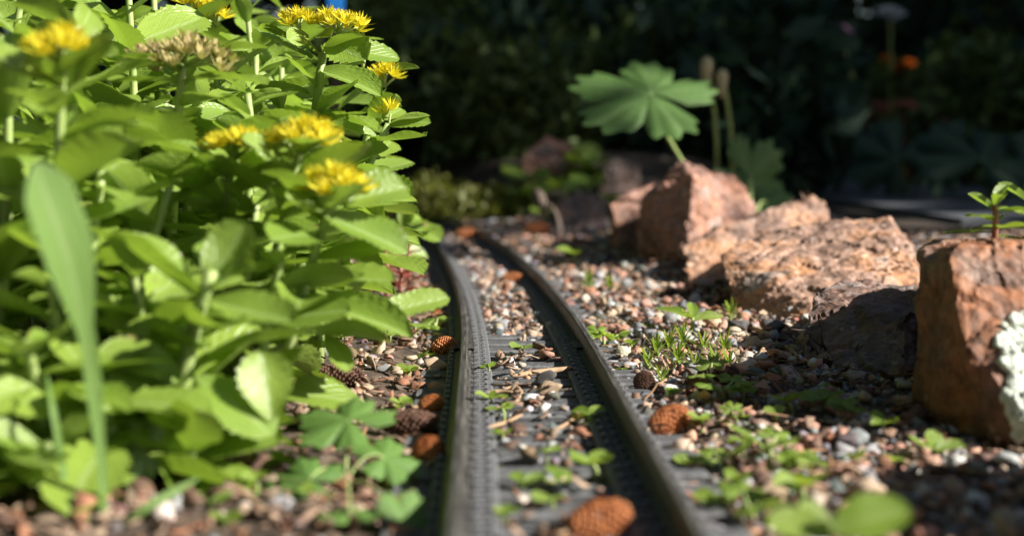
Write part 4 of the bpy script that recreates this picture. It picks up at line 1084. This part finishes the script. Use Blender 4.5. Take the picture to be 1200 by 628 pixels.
cone(395, 445, 60, 30, 100, 0, M_CONE_D, 'weathered brown cone at the edge of the stonecrop', 12)
cone(840, 445, 50, 32, 120, 5, M_CONE_D, 'broad dark cone under the broad-leaved weed', 13)
cone(512, 367, 16, 14, 30, 0, M_CONE_O, 'tiny orange cone behind the lobed-leaf seedling', 14)

def twig(pxs, rpx, label, mat=M_DRYSTEM, lift=.004, name='twig', group=None):
    ps = [at_z(a, b, lift) for a, b in pxs]; d = ps[0].y; r = rpx * d / FPX / 2
    for p in ps: p.z = max(ground_z(p.x, p.y) + r, lift if abs(p.x - track_x(p.y)) < .03 else 0) + r
    o = Vector((ps[0].x, ps[0].y, ps[0].z - r))
    fine = []
    for i in range(len(ps) - 1):
        for s in range(4):
            q = s / 4; a = ps[max(0, i - 1)]; b = ps[i]; c_ = ps[i + 1]; dd = ps[min(len(ps) - 1, i + 2)]
            fine.append(.5 * ((2 * b) + (c_ - a) * q + (2 * a - 5 * b + 4 * c_ - dd) * q * q + (3 * b - a - 3 * c_ + dd) * q ** 3))
    fine.append(ps[-1]); n = len(fine)
    V, F = tube([p - o for p in fine], [r * (1 - .5 * abs(2 * i / (n - 1) - 1) ** 3) * rng.uniform(.85, 1.15) for i in range(n)], 7)
    t = put(name, mesh_from(name, V, F, mat)); t.location = o
    return tag(t, label, 'twig', group)
twig([(600, 444), (625, 440), (650, 437), (672, 434)], 7, 'pale straw stalk lying across the ties', M_CONE_O if False else M_DRYSTEM, lift=.0042)
twig([(575, 452), (600, 453), (622, 454)], 4, 'thin dark twig just before the pale straw', M_BARK, lift=.0042)
twig([(570, 463), (585, 461), (602, 462)], 5, 'short brown twig beside the round-leaved seedlings on the ties', lift=.0042)
twig([(590, 458), (604, 456), (611, 463), (606, 472), (598, 478)], 5, 'curled dry tendril hooked over the ties', lift=.0045)
twig([(568, 504), (590, 498), (612, 488)], 5, 'slanting dry twig lower down on the ties', lift=.0042)
twig([(645, 510), (665, 498), (682, 488)], 5, 'dry twig pointing at the shadow of the right rail', lift=.0042)
twig([(762, 450), (775, 449), (788, 442), (792, 430)], 4, 'curved dry stalk trailing from the small fuzzy cone')
twig([(890, 410), (893, 392), (908, 384), (925, 390), (936, 402)], 6, 'thin dry root looped on the gravel before the shaded rock', lift=.012)
twig([(868, 366), (885, 371), (905, 376)], 6, 'straight dry twig at the foot of the long tan rock', lift=.012)
twig([(470, 560), (490, 545), (512, 541), (530, 545)], 8, 'dry curved stalk touching the left rail near the cones')
twig([(380, 345), (400, 336), (425, 318)], 5, 'thin red stalk rising at the far edge of the stonecrop', M_REDSTEM, lift=.02)
twig([(250, 575), (275, 585), (300, 600), (320, 615)], 9, 'pale brown stalk lying under the stonecrop')
twig([(0, 395), (18, 400), (34, 404)], 14, 'orange dry leaf stalk among the stonecrop at the frame edge', M_CONE_O, lift=.03)

# ------------------------------------------------------------------ background: bank plants, pot, flowers
rng = random.Random(110)
def leafcloud(name, n, rx, ry, rz, ls, mat, seed, zc=0.0, hollow=.0, drop=0.0):
    r = np.random.default_rng(seed)
    u = r.normal(size=(n, 3)); u /= np.linalg.norm(u, axis=1)[:, None]
    rad = (hollow + (1 - hollow) * r.random(n) ** .5)
    # lumpy outline
    lump = 1 + .22 * np.sin(u[:, 0] * 5 + seed) * np.cos(u[:, 1] * 4.3 + seed * 2) + .15 * np.sin(u[:, 2] * 9 + u[:, 0] * 7)
    P = u * (rad * lump)[:, None] * np.array((rx, ry, rz)) + np.array((0, 0, zc))
    a = r.normal(size=(n, 3)); a /= np.linalg.norm(a, axis=1)[:, None]
    b = np.cross(a, r.normal(size=(n, 3))); b /= np.linalg.norm(b, axis=1)[:, None]
    c = np.cross(a, b)
    s = ls * r.uniform(.6, 1.3, n)[:, None]
    V = np.stack([P - a * s * .5, P + b * s * .28 + c * s * .06, P + a * s * .5, P - b * s * .28 + c * s * .06], 1).reshape(-1, 3)
    keep = np.repeat(P[:, 2] > .0, 4) if zc >= 0 else np.ones(4 * n, bool)
    V = V[keep]
    F = np.arange(len(V)).reshape(-1, 4)
    me = mesh_np(name, V, F, mat)
    uv = me.uv_layers.new(name='UVMap')
    uv.data.foreach_set('uv', np.tile(np.array([0.0, 0, 1, .5, 0, 1, -1, .5], dtype=np.float32), len(F)))
    return me
def trunk_mesh(h, r, limbs, seed, spread=.5):
    rr = random.Random(seed); V, F = tube([Vector((0, 0, -.05)), Vector((rr.gauss(0, .02), rr.gauss(0, .02), h * .35)), Vector((rr.gauss(0, .05), rr.gauss(0, .05), h * .7)), Vector((rr.gauss(0, .08), rr.gauss(0, .08), h))], [r * 1.25, r, r * .75, r * .3], 9)
    for k in range(limbs):
        a = k * 2.4 + rr.random(); z = h * (.3 + .55 * k / limbs)
        e = Vector((math.cos(a) * spread, math.sin(a) * spread, z + spread * rr.uniform(.4, .9)))
        v2, f2 = tube([Vector((0, 0, z)), Vector((e.x * .5, e.y * .5, z + (e.z - z) * .4)), e], [r * .5, r * .35, r * .1], 6)
        F += [tuple(x + len(V) for x in ff) for ff in f2]; V += v2
    return mesh_from('trunk', V, F, M_BARK)
# tall evergreen shrubs: side hedges added to block sun and sky, back one is backdrop
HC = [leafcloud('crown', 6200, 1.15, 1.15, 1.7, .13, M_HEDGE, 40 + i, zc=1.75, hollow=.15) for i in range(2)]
HC += [leafcloud('crown', 1500, 1.15, 1.15, 1.7, .13, M_HEDGE, 46, zc=1.75, hollow=.15)]  # thinned crown, lets flecks of sun through to the background
HT = trunk_mesh(2.6, .07, 9, 3, .7)
def shrub(x, y, s, label, group, k, rz=None):
    t = thing('evergreen_shrub', (x, y, ground_z(x, y)), label, 'shrub', group)
    t.rotation_euler.z = rng.uniform(0, 6.28) if rz is None else rz
    t.scale = (s, s, s)
    put('trunk', HT, t); put('crown', HC[k % 2 if k >= 0 else 2], t)
for i, (x, y, s) in enumerate([(2.9, 1.22, .82), (3.0, 2.5, 1.1), (2.9, 3.4, 1.1), (3.0, 4.6, 1.2), (2.9, 5.9, 1.2), (4.6, 2.2, 1.4), (4.7, 3.9, 1.5), (4.6, 5.6, 1.5)]):  # added shade casters, mostly out of frame, keeping sun off the background
    shrub(x, y, s, 'tall dark evergreen shrub added on the sun side to shade the background', 'shrubs added to block the sun', -1 if i in (1, 5) else i)
for i, (x, y, s) in enumerate([(-3.4, 7.2, 1.3), (-1.9, 7.6, 1.2), (-.5, 7.4, 1.3), (.9, 7.5, 1.25), (2.2, 7.3, 1.3), (-5.0, 6.8, 1.4)]):
    shrub(x, y, s, 'dark evergreen shrub in the hedge closing off the back of the garden', 'hedge at the back of the garden', i)
for i, (x, y, s) in enumerate([(-2.7, -2.2, 1.5), (-2.6, -.2, 1.4), (-2.8, 1.8, 1.5), (-3.0, 3.8, 1.5), (-1.2, -3.6, 1.5), (.9, -4.2, 1.5)]):  # unseen shrubs left and behind the camera, added to reduce sky fill
    shrub(x, y, s, 'tall dark evergreen shrub added out of view to block skylight', 'unseen shrubs added to block skylight', i)
# small trees whose stems rise behind the track
TC = leafcloud('crown', 3200, 1.5, 1.5, .8, .10, M_HEDGE, 51, zc=2.4, hollow=.1)
for (px, d, r_, lab) in [(540, 3.1, .020, 'slender dark tree stem behind the bend of the track, brown bark'), (585, 3.6, .018, 'slender bluish dark tree stem next to the brown one'), (648, 4.2, .022, 'slender dark tree stem behind the blurred pinkish stone'), (520, 4.6, .035, 'thicker brown tree stem deep in the shade')]:
    p = at_d(px, 165, d)
    t = thing('young_tree', (p.x, p.y, ground_z(p.x, p.y)), lab, 'tree', 'young trees behind the track')
    put('trunk', trunk_mesh(2.3, r_, 7, int(px), .6), t)
    put('crown', TC, t, Matrix.Rotation(px, 4, 'Z') @ Matrix.Scale(.75, 4))
for (x, y, s) in [(-2.6, 5.0, 1.2)]:  # extra tree out of view, its crown added to darken the background
    t = thing('young_tree', (x, y, ground_z(x, y)), 'unseen young tree added to cut skylight over the garden', 'tree', 'unseen trees added to cut skylight')
    put('trunk', trunk_mesh(2.4, .05, 8, int(x * 10), .7), t)
    put('crown', TC, t, Matrix.Scale(s, 4))
# low leafy mounds
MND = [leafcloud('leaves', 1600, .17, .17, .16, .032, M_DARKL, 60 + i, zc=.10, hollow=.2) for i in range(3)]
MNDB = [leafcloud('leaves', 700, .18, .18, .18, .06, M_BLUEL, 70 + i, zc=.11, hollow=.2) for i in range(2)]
BED = [(at_d(a, 165, d), n) for a, d, n in [(540, 3.1, 'the brown slender stem'), (585, 3.6, 'the bluish slender stem'), (648, 4.2, 'the stem behind the pinkish stone'), (520, 4.6, 'the thicker brown stem'), (640, 1.7, 'the blurred pinkish stone'), (730, 1.6, 'the small grey stone'), (830, 1.3, 'the pale bud stalks'), (983, 2.15, 'the pink flower'), (1043, 2.45, 'the white flower'), (1053, 2.6, 'the terracotta pot'), (393, 1.5, 'the blue marker'), (1150, 1.6, 'the large bluish lobed leaf')]]
def mound(x, y, s, blue, label, group):
    nb_ = min(BED, key=lambda m: (m[0].x - x) ** 2 + (m[0].y - y) ** 2)[1]
    label = ('tall ' if s > 1.25 else 'low ' if s < .9 else '') + ('bluish' if blue else 'dark green') + ' leafy shade plant near ' + nb_
    t = thing('shade_plant', (x, y, ground_z(x, y) - .01), label, 'plant', group)
    t.rotation_euler.z = rng.uniform(0, 6.28); t.scale = (s, s, s)
    put('leaves', (MNDB if blue else MND)[rng.randrange(2)], t)
    V, F = tube([Vector((0, 0, -.02)), Vector((.01, 0, .08)), Vector((0, .01, .16))], [.008, .006, .002], 6); put('stem', mesh_from('stem', V, F, M_STEM), t)
for i in range(54):
    y = rng.uniform(1.75, 5.5); x = rng.uniform(-.38, .42) * y * 1.15
    if .30 < x and 1.7 < y < 4.4 and x < 1.9: continue
    if y < 2.1 and x < -.05 and abs(x - track_x(min(y, 2.0))) < .25: y += .5
    mound(x, y, rng.uniform(.6, 1.5), rng.random() < .35, 'dark leafy plant in the shaded bed behind the track', 'plants in the shaded garden')
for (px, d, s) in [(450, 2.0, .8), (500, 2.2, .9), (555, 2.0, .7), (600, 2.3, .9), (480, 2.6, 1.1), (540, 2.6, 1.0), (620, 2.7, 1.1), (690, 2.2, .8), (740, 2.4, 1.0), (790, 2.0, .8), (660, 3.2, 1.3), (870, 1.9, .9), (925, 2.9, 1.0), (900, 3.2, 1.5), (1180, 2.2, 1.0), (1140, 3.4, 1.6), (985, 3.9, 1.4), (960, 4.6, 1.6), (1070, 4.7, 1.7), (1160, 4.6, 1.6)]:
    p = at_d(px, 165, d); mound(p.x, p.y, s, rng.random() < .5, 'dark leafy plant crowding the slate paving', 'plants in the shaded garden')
# mossy cushion at the toe of the bank
r_ = np.random.default_rng(5); 
mo = leafcloud('moss', 2600, .085, .06, .028, .008, M_MOSS, 81, zc=.008)
for (px, py, s) in [(515, 250, 1.0), (545, 246, .9), (480, 240, 1.1), (585, 240, .8)]:
    p = at_d(px, py, 1.53); t = tag(put('moss', mo), 'yellow-green moss cushion at the toe of the dark bank', 'moss', 'moss cushions behind the track')
    t.location = (p.x, p.y, ground_z(p.x, p.y)); t.scale = (s, s, s * 1.2); t.rotation_euler.z = px
# large dim lobed leaves at right
for i, (px, py, d, L, dv, lab) in enumerate([(1050, 188, 1.75, .060, (-.5, .1, .3), 'dim drooping lobed leaf plant before the terracotta pot'), (1150, 188, 1.60, .085, (.2, .3, .2), 'large dim bluish lobed leaf plant behind the boulder sprout')]):
    cc = D(px, py, d); gb = Vector((cc.x + .03, cc.y + .04, 0)); gb.z = ground_z(gb.x, gb.y)
    t = thing('shade_cranesbill', gb, lab, 'plant')
    petioled(t, PALM_B[i], gb, gb.lerp(cc, .5) + Vector((0, 0, .03)), cc, L, Vector(dv), Vector((-.1, -.8, .55)), r=.0018)
    cc2 = cc + Vector((.06, .02, -.012)); petioled(t, PALM_B[1 - i], gb, gb.lerp(cc2, .5) + Vector((0, 0, .02)), cc2, L * .7, Vector((.5, .1, -.4)), Vector((0, -.8, .5)), r=.0016)
    cc3 = cc + Vector((-.015, .05, .01)); petioled(t, PALM_B[i], gb, gb.lerp(cc3, .5) + Vector((0, 0, .02)), cc3, L * .6, Vector((-.4, .3, .2)), Vector((0, -.8, .5)), r=.0016)
# terracotta pot with marigolds
pp = at_d(1053, 165, 2.6); pz = .022
pot = thing('terracotta_pot', (pp.x, pp.y, pz), 'dim terracotta flower pot on the slate paving', 'pot')
def lathe(prof, n=28):
    V, F = [], []
    for (r0, z0) in prof:
        for k in range(n): V.append((r0 * math.cos(2 * math.pi * k / n), r0 * math.sin(2 * math.pi * k / n), z0))
    for i in range(len(prof) - 1):
        for k in range(n): F.append((i * n + k, i * n + (k + 1) % n, (i + 1) * n + (k + 1) % n, (i + 1) * n + k))
    F.append(tuple(range(n))[::-1]); F.append(tuple(range((len(prof) - 1) * n, len(prof) * n)))
    return V, F
V, F = lathe([(.052, 0), (.074, .10), (.076, .102)]); put('body', mesh_from('pot_body', V, F, M_POT), pot)
V, F = lathe([(.076, .099), (.083, .101), (.084, .133), (.081, .136), (.074, .134), (.073, .118)]); put('rim', mesh_from('pot_rim', V, F, M_POT), pot)
V, F = lathe([(.0735, .115), (.0735, .120), (.03, .126)]); put('soil', mesh_from('pot_soil', V, F, M_SOILP), pot)
mg = thing('marigold', (pp.x, pp.y, pz + .120), 'marigold with small orange flowers growing in the terracotta pot', 'plant')
put('leaves', leafcloud('marigold_leaves', 420, .075, .075, .05, .03, M_DARKL, 91, zc=.035, hollow=.1), mg)
def pom(mat, R_, n, seed, flat=.6):
    r = random.Random(seed); V, F, U = [], [], []
    for i in range(n):
        f = i / n; a = i * 2.4; el = .15 + 1.3 * f
        d = Vector((math.cos(a) * math.cos(el), math.sin(a) * math.cos(el), math.sin(el) * flat)); s = Vector((-math.sin(a), math.cos(a), 0)); b = len(V)
        L = R_ * (1 - .35 * f); wv = R_ * .22
        for t, ww in ((.1, .4), (.6, 1), (1, .7)):
            V.append(d * L * t - s * wv * ww); V.append(d * L * t + s * wv * ww); U.append((-1, t)); U.append((1, t))
        F += [(b, b + 1, b + 3, b + 2), (b + 2, b + 3, b + 5, b + 4)]
    return mesh_from('flower', V, F, mat, True, U)
om = pom(M_ORANGEP, .020, 40, 1)
for (px, py) in [(1040, 72), (1063, 76), (1087, 88), (1052, 84)]:
    q = D(px, py, 2.58) - mg.location
    put('flower', om, mg, frame(q, (0.1, .4, .2), (0, -.6, .8)))
    V, F = tube([Vector((q.x * .3, q.y * .3, -.004)), Vector((q.x * .8, q.y * .8, q.z * .5)), q], [.002, .0016, .0014], 6); put('stem', mesh_from('stem', V, F, M_STEM), mg)
# pink and white daisy-like flowers
def single_flower(px, py, d, mat, Rr, label, name, lean):
    q = D(px, py, d); gb = Vector((q.x + lean, q.y + .03, 0)); gb.z = ground_z(gb.x, gb.y)
    t = thing(name, gb, label, 'flower')
    V, F = tube([p - gb for p in bez(gb, gb.lerp(q, .5) + Vector((lean * .5, 0, .02)), q, 8)], .0026, 6); put('stem', mesh_from('stem', V, F, M_STEM), t)
    put('petals', pom(mat, Rr, 30, 2, .45), t, Matrix.Translation(-gb) @ frame(q, (0, .5, .3), (0, -.55, .85)))
    for k in range(4):
        a = k * 1.7; leaf_on(t, BIGD[k % 3], gb.lerp(q, .25 + .12 * k), Vector((math.cos(a), math.sin(a), .5)), .05)
single_flower(983, 38, 2.15, M_PINKP, .022, 'dim pink flower on a slanting stalk before the dark hedge', 'pink_flower', .045)
single_flower(1043, 17, 2.45, M_WHITEP, .028, 'dim white flower above the marigold pot', 'white_flower', .01)
# pale buds behind the lobed leaf
for (px, py, hh, lab) in [(828, 78, .012, 'pale bud stalk rising right behind the lobed leaf'), (846, 90, .009, 'shorter greenish bud stalk behind the lobed leaf')]:
    q = D(px, py, 1.25); gb = Vector((q.x + .012, q.y + .02, 0)); gb.z = ground_z(gb.x, gb.y)
    t = thing('bud_stalk', gb, lab, 'plant')
    V, F = tube([p - gb for p in bez(gb, gb.lerp(q, .5) + Vector((.01, 0, .01)), q, 7)], .0019, 7); put('stem', mesh_from('stem', V, F, M_STEM), t)
    V, F = tube([Vector((0, 0, -.018)), Vector((0, 0, -.010)), Vector((0, 0, 0)), Vector((0, 0, hh * .4)), Vector((0, 0, hh * .7))], [.0024, .0040, .0056, .0050, .001], 9)
    put('bud', mesh_from('bud', V, F, M_BUD), t, Matrix.Translation(q - gb))
# dead flower stalk at the bend
q = D(637, 238, 1.22); gb = Vector((q.x + .012, q.y - .02, 0)); gb.z = ground_z(gb.x, gb.y)
t = thing('dead_stalk', gb, 'bent dry brown stalk with a withered head past the right rail', 'plant')
V, F = tube([p - gb for p in bez(gb, gb.lerp(q, .6) + Vector((.01, 0, .01)), q, 7)], [.0028, .0024, .0022, .002, .002, .002, .0018], 7); put('stem', mesh_from('stem', V, F, M_BARK), t)
V, F = tube([Vector((.002, 0, -.010)), Vector((-.001, 0, -.002)), Vector((-.004, 0, .006)), Vector((-.007, 0, .012))], [.002, .0045, .0052, .0015], 9); put('withered_head', mesh_from('withered_head', V, F, M_BARK), t, Matrix.Translation(q - gb))
# blue plant label standing behind the clump
q = D(393, 3, 1.5); gz = ground_z(q.x, q.y)
bm = bmesh.new(); boxv(bm, -.0085, .0085, -.0012, .0012, q.z - gz - .012, q.z - gz + .03, .0008); me = bpy.data.meshes.new('label_plate'); bm.to_mesh(me); bm.free(); me.materials.append(M_BLUE)
t = thing('plant_marker', (q.x, q.y, gz), 'small blue plastic plant marker behind the yellow flowers', 'plant marker')
put('plate', me, t)
bm = bmesh.new(); boxv(bm, -.003, .003, -.0010, .0010, -.03, q.z - gz - .0118, .0005); me = bpy.data.meshes.new('label_stake'); bm.to_mesh(me); bm.free(); me.materials.append(M_BARK)
put('stake', me, t)
# seedlings on the bank
for (px, py, d, wp) in [(625, 240, 1.5, 60), (655, 235, 1.52, 60), (605, 225, 1.6, 70), (690, 205, 1.6, 60), (690, 230, 1.5, 50), (725, 235, 1.45, 50), (670, 190, 1.65, 60), (590, 240, 1.5, 50), (690, 175, 1.6, 40), (660, 200, 1.55, 34), (560, 165, 1.9, 60), (700, 215, 1.45, 30), (640, 235, 1.45, 30)]:
    p = at_d(px, py, d); seedling(p, 'oval', wp * d / FPX, 'small blurred green weed on the dark bank', 'weeds on the dark bank')
